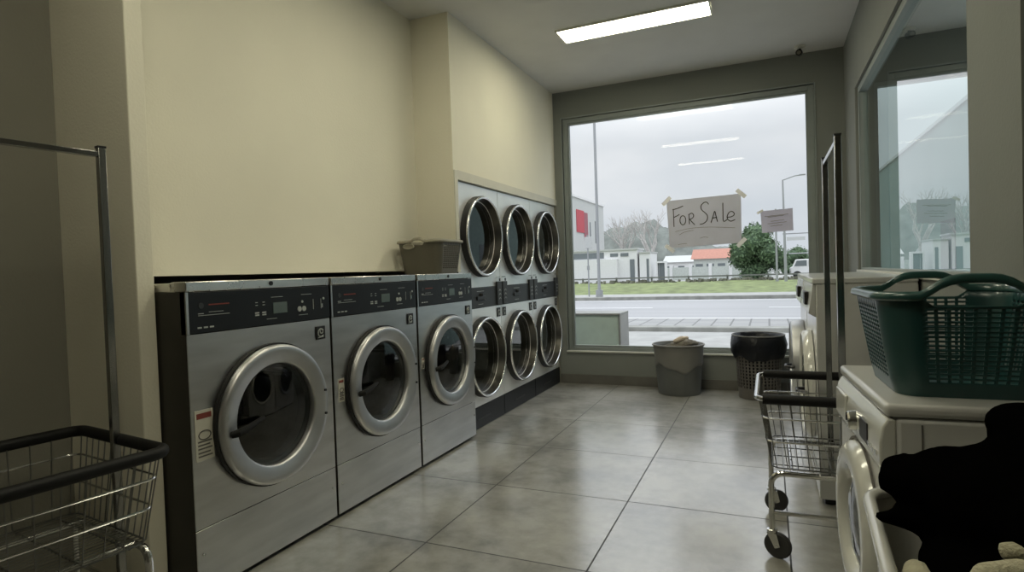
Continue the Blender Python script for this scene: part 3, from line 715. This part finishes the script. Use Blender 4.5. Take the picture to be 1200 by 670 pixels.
# teal basket on top
make_basket('laundry_basket', 'large teal plastic laundry basket with arched grips on the white washing machine', 'laundry basket',
            (.470, 2.045, .882), radians(2), .41, .46, .272, .045, .085, .044, .125, m_green, m_greenr, cell=(.030, .0125),
            hole=lambda a, b, c: abs(a) < .9 or abs(b) < .9, rim_r=.012, margin=(.035, .035))
make_basket('laundry_basket', 'small taupe plastic basket with oval grip on top of the third washer', 'laundry basket',
            (-2.235, 3.66, 1.256), radians(0), .36, .34, .232, .035, .05, .018, .06, m_olive, m_oliver, cell=(.024, .014),
            hole=lambda a, b, c: abs(a) > .9, rim_r=.011, margin=(.03, .03))
tb = [o for o in bpy.data.objects if o.get('label', '').startswith('small taupe')][0]
MB().tube([(-.075+.042*cos(a), -.172, .196+.015*sin(a)) for a in [2*pi*k/24 for k in range(24)]], .006, 8, True).box(-.108, -.042, -.171, -.168, .186, .206).build('grip', m_oliver, tb, True)
# white hamper with clothes
def hamper():
    t = thing('laundry_hamper', 'white plastic laundry hamper with black clothes piled over its rim', 'hamper', (.402, 1.215, 0), radians(-3))
    L, W, H = .44, .62, .73
    mb = MB(); prof = [(0, .06), (.02, .045), (.45, .018), (.67, .004), (H, 0)]
    rings = [rrect(L/2-d, W/2-d, .09, 8, z) for z, d in prof]
    n = len(rings[0])
    for r in rings: mb.v += r
    for i in range(len(rings)-1):
        for k in range(n): mb.f.append((i*n+k, i*n+(k+1) % n, (i+1)*n+(k+1) % n, (i+1)*n+k))
    mb.f.append(tuple(range(n))[::-1])
    solid(mb.build('hamper_body', m_whitep, t, True), .004)
    MB().tube(rrect(L/2+.004, W/2+.004, .094, 10, H), .013, 12, True).build('rim', m_whitep, t, True)
    return t
hamper()
def blob(name, m, parts, label, cat, vox=.012, disp=.02, dscale=.12, smooth=3):
    """one soft heap: overlapping ellipsoids and tubes fused by a remesh"""
    mb = MB()
    for p in parts:
        if p[0] == 'e':
            _, c, (a, b, c_), = p[:3]; ns, nr = 20, 12
            vs = [(c[0]+a*sin(pi*i/nr)*cos(2*pi*k/ns), c[1]+b*sin(pi*i/nr)*sin(2*pi*k/ns), c[2]+c_*cos(pi*i/nr)) for i in range(nr+1) for k in range(ns)]
            mb.add(vs, [(i*ns+k, i*ns+(k+1) % ns, (i+1)*ns+(k+1) % ns, (i+1)*ns+k) for i in range(nr) for k in range(ns)])
        else: mb.tube(p[1], p[2], 12)
    o = mb.build(name, m, None, True, ang=180)
    r = o.modifiers.new('remesh', 'REMESH'); r.mode = 'VOXEL'; r.voxel_size = vox; r.use_smooth_shade = True
    s = o.modifiers.new('smooth', 'SMOOTH'); s.iterations = smooth
    tx = bpy.data.textures.new(name+'_folds', 'CLOUDS'); tx.noise_scale = dscale; tx.noise_depth = 2
    d = o.modifiers.new('folds', 'DISPLACE'); d.texture = tx; d.strength = disp; d.mid_level = .5; d.texture_coords = 'LOCAL'
    return tag(o, label, cat)
blob('black_clothes', m_cloth, [
    ('e', (.42, 1.30, .80), (.185, .165, .11)), ('e', (.50, 1.30, .885), (.14, .13, .10)), ('e', (.31, 1.335, .80), (.085, .10, .088)),
    ('e', (.255, 1.33, .825), (.06, .075, .045)), ('e', (.445, 1.36, .93), (.075, .10, .045)), ('e', (.375, 1.14, .70), (.125, .13, .072)), ('e', (.325, 1.20, .705), (.095, .13, .065)), ('e', (.46, 1.06, .72), (.13, .12, .07)), ('e', (.46, 1.18, .80), (.14, .10, .10)),
    ('t', [(.25, 1.36, .84), (.215, 1.34, .835), (.20, 1.315, .80)], [.03, .026, .014]),
    ('t', [(.33, 1.30, .755), (.25, 1.29, .765), (.172, 1.275, .766)], [.04, .030, .009]),
], 'heap of black clothes bulging out of the white hamper', 'clothes', disp=.018, dscale=.09)
blob('towel', m_towel, [('t', [(.225, 1.02, .64), (.222, 1.10, .695), (.226, 1.18, .705), (.236, 1.25, .68)], [.024, .027, .027, .022])],
     'cream towel tucked down the left inner side of the white hamper', 'towel', vox=.008, disp=.008, dscale=.05)
blob('towel', m_towel, [('t', [(.262, 1.055, .745), (.285, 1.06, .775), (.325, 1.06, .785), (.37, 1.055, .775), (.42, 1.05, .755)], [.014, .022, .026, .026, .02])],
     'cream folded cloth below the black heap, nearest the camera in the hamper', 'towel', vox=.008, disp=.010, dscale=.05)
blob('sock', m_towel, [('t', [(.322, 1.125, .790), (.345, 1.13, .789), (.39, 1.135, .782), (.44, 1.14, .775)], [.012, .018, .020, .018])],
     'small rolled cream cloth lying on the black clothes near the right edge', 'cloth', vox=.006, disp=.006, dscale=.05)

# ------------------------------------------------------------ bins
def grey_bin():
    t = thing('waste_bin', 'round grey plastic bin full of rags under the big window', 'bin', (-.83, 5.935, 0))
    def shell(r0, r1, z0, z1, sy=.92, n=56, rows=10, wave=None, off=0):
        mb = MB()
        for i in range(rows+1):
            for k in range(n):
                a = 2*pi*k/n; zz0 = z0+(wave(a) if wave else 0); z = zz0+(z1-zz0)*i/rows; fz = z/.48
                R = r0+(r1-r0)*fz+off; mb.v.append((R*cos(a), R*sin(a)*sy, z))
        for i in range(rows):
            for k in range(n): mb.f.append((i*n+k, i*n+(k+1) % n, (i+1)*n+(k+1) % n, (i+1)*n+k))
        return mb
    mb = shell(.198, .235, .005, .48); mb.f.append(tuple(range(56))[::-1])
    solid(mb.build('bin_body', m_bin, t, True, ang=60), .004)
    ln = shell(.198, .235, .26, .482, wave=lambda a: .035*sin(3*a+2.2)+.012*sin(7*a), off=.005)
    solid(ln.build('liner', m_liner, t, True, ang=60), .002)
    MB().tube([(.243*cos(a), .243*.92*sin(a), .482) for a in [2*pi*k/56 for k in range(56)]], .010, 8, True).build('rim', m_liner, t, True)
    return t
grey_bin()
blob('rag', m_rag, [('e', (-.83, 5.935, .43), (.19, .17, .05)), ('e', (-.74, 5.92, .495), (.105, .09, .045)), ('t', [(-.93, 5.9, .46), (-.84, 5.88, .478), (-.78, 5.9, .50)], [.03, .035, .03])],
     'dark grey and white crumpled rags filling the grey bin', 'rags', vox=.01, disp=.03, dscale=.05, smooth=2)
blob('rag', m_rag2, [('t', [(-.86, 5.86, .512), (-.80, 5.88, .545), (-.73, 5.91, .548)], [.02, .026, .02])],
     'beige rag lying on top of the rags in the grey bin', 'rags', vox=.007, disp=.015, dscale=.04, smooth=2)
def black_bin():
    t = thing('waste_bin', 'brown lattice bin with a black bag folded over its rim', 'bin', (-.10, 5.925, 0))
    mb = MB(); n = 72; rows = [0, .09]
    z = .09
    while z < .50: rows += [z+.009, z+.030]; z += .030
    rows.append(.56)
    for z in rows:
        R = .178+.030*z/.56
        for k in range(n): a = 2*pi*k/n; mb.v.append((R*cos(a), R*sin(a), z+.004))
    for i in range(len(rows)-1):
        for k in range(n):
            if 1 < i < len(rows)-2 and i % 2 == 0 and k % 2 == 1: continue
            mb.f.append((i*n+k, i*n+(k+1) % n, (i+1)*n+(k+1) % n, (i+1)*n+k))
    mb.f.append(tuple(range(n))[::-1])
    solid(mb.build('bin_body', m_lat, t, True, ang=60), .004)
    bg = MB(); n = 72; prof = [(.172, .12), (.19, .50), (.205, .572), (.222, .588), (.236, .575), (.244, .50), (.240, .43), (.215, .375)]
    for i, (R, z) in enumerate(prof):
        for k in range(n):
            a = 2*pi*k/n; q = noise.noise(Vector((cos(a)*3, sin(a)*3, i*.9)))*.012*(1 if i > 2 else .3)
            zz = z + (noise.noise(Vector((cos(a)*2.3, sin(a)*2.3, 5)))*.035 if i == len(prof)-1 else (noise.noise(Vector((cos(a)*2, sin(a)*2, 9)))*.008 if i in (3, 4) else 0))
            bg.v.append(((R+q)*cos(a), (R+q)*sin(a), zz))
    for i in range(len(prof)-1):
        for k in range(n): bg.f.append((i*n+k, i*n+(k+1) % n, (i+1)*n+(k+1) % n, (i+1)*n+k))
    bg.f.append(tuple(range(n))[::-1])
    bg.build('bin_bag', m_bag, t, True, ang=80)
    MB().tube([(.228*cos(a), .228*sin(a), .588) for a in [2*pi*k/56 for k in range(56)]], .006, 8, True).build('rim', m_liner, t, True)
black_bin()

# ------------------------------------------------------------ signs taped to the window
SY = YB+.030
def sign_xform(TL, TR, BR, BL, box):
    (x0, y0, x1, y1) = box
    def g(u, v, y=SY-.002):
        a, b = (u-x0)/(x1-x0), (v-y0)/(y1-y0)
        p = [(TL[i]*(1-a)+TR[i]*a)*(1-b)+(BL[i]*(1-a)+BR[i]*a)*b for i in (0, 1)]
        return (p[0], y, p[1])
    return g
g = sign_xform((-.947, 1.926), (-.229, 1.944), (-.232, 1.462), (-.926, 1.436), (0, 0, 1, 1))
def panel_quad(g, m, name, parent=None, th=.002, ring=((0, 0), (1, 0), (1, 1), (0, 1))):
    v = [g(a, b, SY) for a, b in ring] + [g(a, b, SY+th) for a, b in ring]; n = len(ring)
    return MB().add(v, [tuple(range(n)), tuple(range(n, 2*n))[::-1]] + [(i, (i+1) % n, n+(i+1) % n, n+i) for i in range(n)]).build(name, m, parent)
def px(u, v):   # coordinates read off a crop of the sign -> sign fractions
    TL, TR, BR, BL = (45, 160), (465, 125), (472, 415), (60, 435)
    a = (u-50)/420; 
    for _ in range(3):
        top = TL[1]+(TR[1]-TL[1])*a; bot = BL[1]+(BR[1]-BL[1])*a; b = (v-top)/(bot-top)
        l = TL[0]+(BL[0]-TL[0])*b; r = TR[0]+(BR[0]-TR[0])*b; a = (u-l)/(r-l)
    return a, b
sg = panel_quad(g, m_paper, 'paper_sign'); tag(sg, 'brown paper sign hand lettered FOR SALE taped to the big window', 'sign')
def spl(pts, k=6):
    out = []
    for i in range(len(pts)-1):
        p0 = pts[max(0, i-1)]; p1 = pts[i]; p2 = pts[i+1]; p3 = pts[min(len(pts)-1, i+2)]
        for q in range(k):
            s = q/k; out.append(tuple(.5*((2*p1[j])+(-p0[j]+p2[j])*s+(2*p0[j]-5*p1[j]+4*p2[j]-p3[j])*s*s+(-p0[j]+3*p1[j]-3*p2[j]+p3[j])*s**3) for j in (0, 1)))
    return out+[pts[-1]]
strokes = [[(85, 207), (87, 260), (88, 310)], [(80, 211), (110, 203), (142, 190)], [(87, 256), (105, 247), (121, 238)],
    [(140+17*cos(a), 273+27*sin(a)) for a in [i*pi/5-1.6 for i in range(11)]],
    [(175, 240), (177, 270), (178, 297)], [(173, 242), (192, 233), (203, 246), (196, 262), (180, 269)], [(180, 268), (193, 284), (209, 301)],
    [(288, 184), (278, 171), (260, 174), (245, 192), (248, 214), (268, 233), (281, 252), (277, 278), (258, 295), (238, 299)],
    [(301, 292), (312, 258), (322, 226), (330, 258), (337, 287)], [(307, 266), (320, 263), (334, 261)],
    [(367, 177), (368, 230), (371, 284), (392, 275)],
    [(389, 262), (410, 261), (427, 252), (428, 238), (415, 229), (400, 237), (391, 258), (396, 276), (412, 286), (435, 277)]]
ink = MB()
for s in strokes:
    ink.tube([g(*px(*p)) for p in spl(s)], .0042, 5)
ink.build('lettering', m_pen, sg)
ink = MB()
for s in [[(95, 338), (180, 322), (270, 317), (350, 320), (435, 326)], [(118, 358), (150, 342), (200, 333)], [(110, 414), (135, 410), (162, 409)], [(238, 381), (262, 374), (285, 378)]]:
    ink.tube([g(*px(*p)) for p in spl(s)], .0022, 4)
ink.build('underline', m_pen2, sg)
def tape(cx, cz, ang, l, wd, par):
    ca, sa = cos(ang), sin(ang)
    ring = [(cx+a*l/2*ca-b*wd/2*sa, cz+a*l/2*sa+b*wd/2*ca) for a, b in ((-1, -1), (1, -1), (1, 1), (-1, 1))]
    v = [(x, SY-.0030, z) for x, z in ring] + [(x, SY-.0022, z) for x, z in ring]
    MB().add(v, [(0, 1, 2, 3), (7, 6, 5, 4)] + [(i, (i+1) % 4, 4+(i+1) % 4, 4+i) for i in range(4)]).build('tape', m_tape, par)
for (x, z, a) in ((-.945, 1.925, .75), (-.228, 1.945, -.75), (-.234, 1.465, .8), (-.925, 1.435, -.7)): tape(x, z, a, .11, .04, sg)
g2 = sign_xform((-.057, 1.757), (.226, 1.768), (.229, 1.556), (-.046, 1.545), (0, 0, 1, 1))
s2 = panel_quad(g2, m_paper2, 'paper_sign'); tag(s2, 'small lilac notice with lines of writing taped near the window corner', 'sign')
ink = MB()
for (a0, a1, b) in ((.12, .86, .26), (.22, .72, .30), (.30, .72, .50), (.20, .80, .60), (.28, .66, .72)):
    ink.tube([g2(a0+(a1-a0)*q/6, b-.02*q/6+.012*(q % 2)) for q in range(7)], .0022, 4)
ink.build('lettering', m_pen2, s2)
tape(-.060, 1.752, .5, .06, .022, s2)

# ------------------------------------------------------------ outdoors
GZ = -.15
gx0, gx1 = -90, 90
struct('pavement', B(-30, 30, YB+.14, 12.9, GZ-.3, GZ), m_pave)
struct('kerb_strip', B(-30, 30, 12.9, 13.25, GZ-.3, GZ+.10), m_kerb, bevel=.02)
struct('pavement', B(-30, 30, 13.25, 16.4, GZ-.3, GZ-.02), m_brick)
struct('road', B(gx0, gx1, 16.4, 26.2, GZ-.3, GZ-.05), m_road)
struct('kerb_strip', B(gx0, gx1, 26.2, 26.5, GZ-.3, GZ+.10), m_kerb, bevel=.02)
struct('pavement', B(gx0, gx1, 26.5, 29.5, GZ-.3, GZ+.07), m_pave)
mk = MB().box(gx0, gx1, 16.75, 16.9, GZ-.05, GZ-.042).box(gx0, gx1, 25.6, 25.75, GZ-.05, GZ-.042)
for k in range(-8, 8): mk.box(k*7.0, k*7.0+3.2, 21.0, 21.13, GZ-.05, GZ-.042)
tag(mk.build('road_marking', m_bwhite), kind='structure')
gr = MB(); nx, ny = 90, 14
for j in range(ny+1):
    for i in range(nx+1):
        x = gx0+(gx1-gx0)*i/nx; y = 29.5+(43-29.5)*j/ny; z = GZ+.05+.02*(y-29.5)+(noise.noise(Vector((x*.5, y*.7, 0)))*.12 if 0 < j else 0)
        gr.v.append((x, y, z))
for j in range(ny):
    for i in range(nx): gr.f.append((j*(nx+1)+i, j*(nx+1)+i+1, (j+1)*(nx+1)+i+1, (j+1)*(nx+1)+i))
tag(gr.build('grass', m_grass, None, True), 'strip of green grass beyond the road', 'grass', kind='stuff')
struct('road', B(gx0, gx1, 42.8, 300, -.4, .10), m_pave)
# low scrub at the top of the grass
sc = MB()
for k in range(700):
    x = -40+60*random.random(); y = 42.0+random.random()*.9; s = .07+.15*random.random()
    for q in range(4):
        a = random.random()*pi; sc.add([(x-s*cos(a), y-s*sin(a), .06), (x+s*cos(a), y+s*sin(a), .06), (x+s*.7*cos(a)+.1, y, .06+s*1.3), (x-s*.6*cos(a), y, .06+s*1.5)], [(0, 1, 2, 3)])
tag(sc.build('scrub', m_hedge), 'dry low scrub along the top of the grass strip', 'scrub', kind='stuff')
t = thing('guard_rail', 'long dark rail on posts at the back of the grass', 'rail', (0, 43.2, .1))
MB().box(-60, 40, -.04, .04, .34, .44).build('rail', m_rail, t)
for k in range(-18, 12): MB().box(k*2.6-.06, k*2.6+.06, .04, .14, 0, .46).build('post', m_rail, t)
# utility cabinet just outside the window
t = thing('utility_cabinet', 'low grey green cabinet outside the lower left corner of the big window', 'cabinet', (-1.915, 6.85, GZ))
MB().box(-.33, .33, -.2, .2, 0, .86).build('cabinet', m_util, t, bevel=.01)
MB().box(-.35, .35, -.22, .22, .86, .885).box(-.35, -.325, -.215, .215, .0, .86).box(.325, .35, -.215, .215, 0, .86).build('frame', m_pave, t, bevel=.004)
MB().box(-.31, .31, -.206, -.199, .05, .84).build('door', m_util, t, bevel=.003)

# street poles
t = thing('street_lamp', 'tall grey street lamp post left, rising past the top of the window', 'street lamp', (-7.27, 26.8, GZ+.07))
MB().tube([(0, 0, 0), (0, 0, 9.5)], [.075, .055], 12).build('pole', m_pole, t, True)
MB().tube([(0, 0, 9.4), (.5, -.3, 9.9), (1.6, -.8, 10.05)], .045, 8).build('arm', m_pole, t, True)
MB().box(1.4, 2.1, -1.0, -.75, 10.0, 10.1).build('lamp_head', m_pole, t, bevel=.03)
MB().lathe([(1e-5, 0), (.17, 0), (.17, .35), (1e-5, .36)], n=14).build('base', m_pole, t, True)
t = thing('street_lamp', 'distant street lamp with arm reaching right, behind the small lilac notice', 'street lamp', (.95, 38, GZ+.3))
MB().tube([(0, 0, 0), (-.06, 0, 5.95)], [.09, .045], 10).build('pole', m_pole, t, True)
MB().tube([(-.06, 0, 5.93), (.55, 0, 6.12), (1.0, 0, 6.16)], .035, 8).build('arm', m_pole, t, True)
MB().box(.8, 1.15, -.1, .1, 6.12, 6.19).build('lamp_head', m_pole, t, bevel=.02)
t = thing('street_pole', 'plain thin grey pole standing left of the distant street lamp', 'pole', (.50, 40, .0))
MB().tube([(0, 0, 0), (0, 0, 4.6)], [.07, .05], 10).build('pole', m_pole, t, True)
MB().lathe([(1e-5, 0), (.1, 0), (.1, .2), (1e-5, .21)], n=10).build('base', m_pole, t, True)
t = thing('road_sign', 'small pale road sign on a thin pole in front of the white buildings', 'sign', (-8.0, 27.6, GZ+.07))
MB().tube([(0, 0, 0), (0, 0, 3.0)], .035, 8).build('pole', m_pole, t, True)
MB().box(-.14, .22, -.05, -.03, 2.35, 2.9).build('plate', m_bgrey, t, bevel=.01)
MB().box(-.06, .06, -.04, .04, 1.3, 1.5).build('bracket', m_pole, t)
# buildings
t = thing('building', 'tall pale building with red banner behind the left lamp post', 'building', (-15, 47, 0))
MB().box(-12, 0, 0, 10.7, .1, 7.45).build('wall', m_bgrey, t)
MB().box(-12.1, .1, -.1, 10.8, 7.45, 7.62).build('parapet', m_bwhite, t)
MB().box(0, .06, 1.5, 3.7, 4.5, 6.45).build('banner', m_bred, t)
MB().box(0, .05, 3.75, 4.9, 3.9, 6.35).build('banner', m_bred2, t)
MB().box(0, .03, 5.6, 5.9, 3.7, 5.6).build('window', m_bdark, t)
MB().box(0, .03, 7.4, 8.2, 3.7, 5.8).build('window', m_bdark, t)
t = thing('building', 'low long white building in front of the pale tall one', 'building', (-11.6, 42, 0))
MB().box(-8, 2.55, 2.4, 4.7, .1, 2.62).build('wall', m_bwhite, t)
MB().box(-8, 1.1, 2.0, 2.4, .1, 1.95).build('porch_wall', m_bwhite, t)
MB().box(-8.1, 2.65, 2.3, 4.72, 2.62, 2.74).build('roof_slab', m_bgrey, t)
MB().box(-6, .0, 2.36, 2.4, 2.05, 2.5).build('window', m_bdark, t)
MB().box(.5, 1.1, 2.36, 2.4, 2.15, 2.4).build('window', m_bdark, t)
MB().box(1.3, 1.9, 2.36, 2.4, 2.15, 2.4).build('window', m_bdark, t)
MB().box(2.0, 2.35, 2.36, 2.4, .15, 1.9).build('door', m_bdark, t)
t = thing('building', 'small white kiosk with dark door right of the low white building', 'building', (-8.35, 44.5, 0))
MB().box(-.55, .25, 0, 3, .1, 2.35).build('wall', m_bwhite, t)
MB().box(-.6, .3, -.1, 3.1, 2.35, 2.43).build('roof_slab', m_bgrey, t)
MB().box(-.02, .16, -.03, .0, .15, 1.9).build('door', m_bdark, t)
t = thing('gateway', 'small white gateway with dark opening beside the kiosk', 'gateway', (-7.55, 45, 0))
MB().box(-.2, -.1, 0, .5, .1, 1.55).box(.42, .55, 0, .5, .1, 1.55).box(-.2, .55, 0, .5, 1.55, 1.68).build('frame', m_bwhite, t)
MB().box(-.1, .42, .2, .25, .1, 1.55).build('door', m_bdark, t)
MB().box(-.02, .02, .15, .2, .1, 1.55).build('bar', m_pole, t)
def house(label, x, y, w_, d_, h, rh, mw, mr, n=3):
    t = thing('house', label, 'house', (x, y, .1))
    MB().box(-w_/2, w_/2, 0, d_, 0, h).build('wall', mw, t)
    MB().prism([(-.3, h), (d_+.3, h), (d_/2, h+rh)], -w_/2-.3, w_/2+.3, 'x').build('roof', mr, t)
    for k in range(n):
        a = -w_/2+w_*(k+.5)/n; MB().box(a-.4, a+.4, -.03, 0, h*.35, h*.7).build('window', m_bdark, t)
    return t
house('distant house with red tiled roof between the sign and the green tree', -6.0, 70, 3.6, 5, 1.9, 1.15, m_fence, m_tile)
house('distant pale house with grey roof below the paper sign', -10.5, 80, 4.2, 5, 1.7, .9, m_bwhite, m_bgrey)
house('distant low white house at the foot of the hill, left of the paper sign', -15.5, 73, 3.4, 5, 1.6, .8, m_bgrey, m_bgrey)
t = thing('boundary_wall', 'long pale boundary wall with piers in the distance behind the grass', 'wall', (-6, 50, .1))
MB().box(-4.5, 6.5, 0, .25, 0, 1.05).build('wall', m_fence, t)
for k in range(8): MB().box(-4.5+k*1.55-.12, -4.5+k*1.55+.12, -.08, .33, 0, 1.3).build('pier', m_bwhite, t)
t = thing('gantry', 'pale metal frame gantry at the far right beyond the tree', 'gantry', (2.6, 55, .1))
MB().tube([(-1.3, 0, 0), (-1.3, 0, 3.6)], .06, 8).build('post', m_pole, t); MB().tube([(2.2, 0, 0), (2.2, 0, 3.6)], .06, 8).build('post', m_pole, t)
MB().tube([(-1.4, 0, 3.6), (2.3, 0, 3.6)], .06, 8).tube([(-1.4, 0, 1.9), (2.3, 0, 1.9)], .05, 8).build('beam', m_pole, t)
MB().box(-1.1, .3, -.06, 0, 3.0, 3.3).build('plate', m_bgrey, t)
# van
t = thing('van', 'white van parked at the far right beyond the grass', 'van', (2.55, 46, .1))
MB().prism([(-1.1, .3), (-1.15, .75), (-.95, .85), (-.75, 1.35), (1.6, 1.38), (1.75, .8), (1.75, .3)], -.8, .8, 'y').build('body', m_bwhite, t, bevel=.06)
MB().prism([(-.88, .88), (-.72, 1.26), (-.1, 1.28), (-.1, .88)], -.815, -.79, 'y').build('window', m_bdark, t)
MB().prism([(.02, .88), (.02, 1.28), (.8, 1.29), (.8, .88)], -.815, -.79, 'y').build('window', m_bdark, t)
for x in (-.7, 1.2): MB().lathe([(1e-5, -.1), (.27, -.1), (.27, .1), (1e-5, .1)], (x, -.72, .27), 'y', 20).build('wheel', m_black, t)
# hill
hm = MB(); prof = [(-75, 6), (-45, 8), (-31, 9.3), (-26, 10.2), (-22, 10.6), (-18.5, 9.4), (-14, 7.2), (-10, 5.2), (-6, 4.0), (0, 3.4), (12, 3.2), (40, 4.0)]
def hz(x):
    for (a, b), (c, d) in zip(prof, prof[1:]):
        if a <= x <= c: return b+(d-b)*(x-a)/(c-a)
    return 3
nx, ny = 230, 10
for j in range(ny+1):
    for i in range(nx+1):
        x = -75+115*i/nx; fy = j/ny; z = hz(x)*sin(fy*pi/2)**.8+(noise.noise(Vector((x*.5, fy*4, 2)))*.9+noise.noise(Vector((x*1.6, fy*9, 2)))*.4)*min(1, fy*3)
        hm.v.append((x, 108+fy*14, z))
for j in range(ny):
    for i in range(nx): hm.f.append((j*(nx+1)+i, j*(nx+1)+i+1, (j+1)*(nx+1)+i+1, (j+1)*(nx+1)+i))
tag(hm.build('hill', m_hill, None, True), kind='structure')
# neighbouring building seen through the lobby
t = thing('building', 'dark teal neighbouring building seen through the side glass', 'building', (4.0, 14.4, GZ))
MB().box(0, 8, 0, 14.9, 0, 4.75).build('wall', m_tealb, t)
MB().box(-.05, 8.05, -.05, 14.95, 4.75, 4.84).build('roof_edge', m_bgrey, t)
MB().box(-.02, 0, 2.2, 3.4, 1.1, 2.3).build('window', m_bdark, t)
# trees
def leafy(name, label, loc, W, H, nleaf, ms, seed=1, trunk=True):
    rnd = random.Random(seed)
    t = thing(name, label, 'tree' if trunk else 'bush', loc)
    cl = []
    for k in range(26):
        a = rnd.random()*2*pi; rr = rnd.random()**.5; z = rnd.random()
        wz = (1-.75*z**1.6)*(1 if z > .15 else .8)
        cl.append((W/2*rr*wz*cos(a)*.8, W/2*rr*wz*sin(a)*.8, H*(.12+.78*z), W*(.13+.07*rnd.random())))
    inner = MB()
    for (x, y, z, r) in cl:
        ns, nr = 10, 7
        vs = [(x+r*.8*sin(pi*i/nr)*cos(2*pi*k/ns), y+r*.8*sin(pi*i/nr)*sin(2*pi*k/ns), z+r*.75*cos(pi*i/nr)) for i in range(nr+1) for k in range(ns)]
        inner.add(vs, [(i*ns+k, i*ns+(k+1) % ns, (i+1)*ns+(k+1) % ns, (i+1)*ns+k) for i in range(nr) for k in range(ns)])
    lf = MB(); L = W*.028
    for k in range(nleaf):
        x, y, z, r = rnd.choice(cl); d = Vector((rnd.gauss(0, 1), rnd.gauss(0, 1), rnd.gauss(0, 1))).normalized(); p = Vector((x, y, z))+d*r*(.75+.35*rnd.random())
        u = Vector((rnd.gauss(0, 1), rnd.gauss(0, 1), rnd.gauss(0, 1))).normalized(); v = u.cross(d+Vector((0, 0, .01))).normalized()
        lf.add([p-u*L, p+v*L*.5, p+u*L, p-v*L*.5], [(0, 1, 2, 3)])
    o = lf.build('foliage', ms, t)
    inner.build('crown', m_leafin, t, True, ang=180)
    MB().tube([(0, 0, 0), (.05, 0, H*.3), (0, 0, H*.6)], [W*.035, W*.025, W*.012], 8).build('trunk', m_bark2, t, True)
    return t
leafy('tree', 'dense round green tree right of the paper sign', (-.85, 45.3, .1), 4.4, 3.75, 9000, m_leaf, 3)
leafy('bush', 'smaller dull green bush right of the street lamp foot', (2.6, 62, .1), 3.6, 2.4, 3000, m_leaf, 5, False)
def bare(label, loc, H, seed):
    rnd = random.Random(seed); t = thing('bare_tree', label, 'tree', loc)
    W0 = H*.036
    tr = MB(); br = MB()
    def grow(p, d, l, r, depth, mb):
        q = p+d*l; m_ = p+d*l*.5+Vector((rnd.gauss(0, .03), rnd.gauss(0, .03), 0))*l
        mb.tube([p, m_, q], [r, r*.8, r*.62], 5 if depth < 3 else 3, caps=False)
        if depth >= 6: return
        for k in range(2 if depth else 5):
            a = rnd.random()*2*pi; s = .33+.2*rnd.random(); n_ = (d+Vector((cos(a), sin(a), .12))*s*(1.25 if depth == 0 else 1)).normalized()
            grow(q if k < 2 or depth else p+d*l*(.6+.1*k), n_, l*(.68+.14*rnd.random()), r*.6, depth+1, br)
        if depth > 1 and rnd.random() < .5: grow(m_, (d+Vector((rnd.gauss(0, .5), rnd.gauss(0, .5), .1))).normalized(), l*.55, r*.4, depth+1, br)
    grow(Vector((0, 0, 0)), Vector((0, 0, 1)), H*.27, W0, 0, tr)
    tr.build('trunk', m_bark, t, True); br.build('branches', m_bark, t, True)
    return t
bare('bare pale winter tree behind the kiosk, left of two', (-13.9, 62, .1), 7.6, 4)
bare('bare pale winter tree behind the kiosk, right of two', (-12.6, 70, .1), 8.6, 11)

t = thing('building', 'large grey building far to the right, seen only as a reflection in the machine doors', 'building', (16, 1, GZ))
MB().box(0, 8, 0, 9, 0, 5.2).build('wall', m_bgrey, t)
MB().prism([(-.3, 5.2), (9.3, 5.2), (4.5, 7.0)], -.3, 8.3, 'x').build('roof', m_tile, t)
for k in range(3): MB().box(-.03, .0, 1+k*2.8, 2.4+k*2.8, 1.4, 2.8).build('window', m_bdark, t)
struct('pavement', B(4.15, 30, -20, YB+.14, GZ-.3, GZ), m_pave)
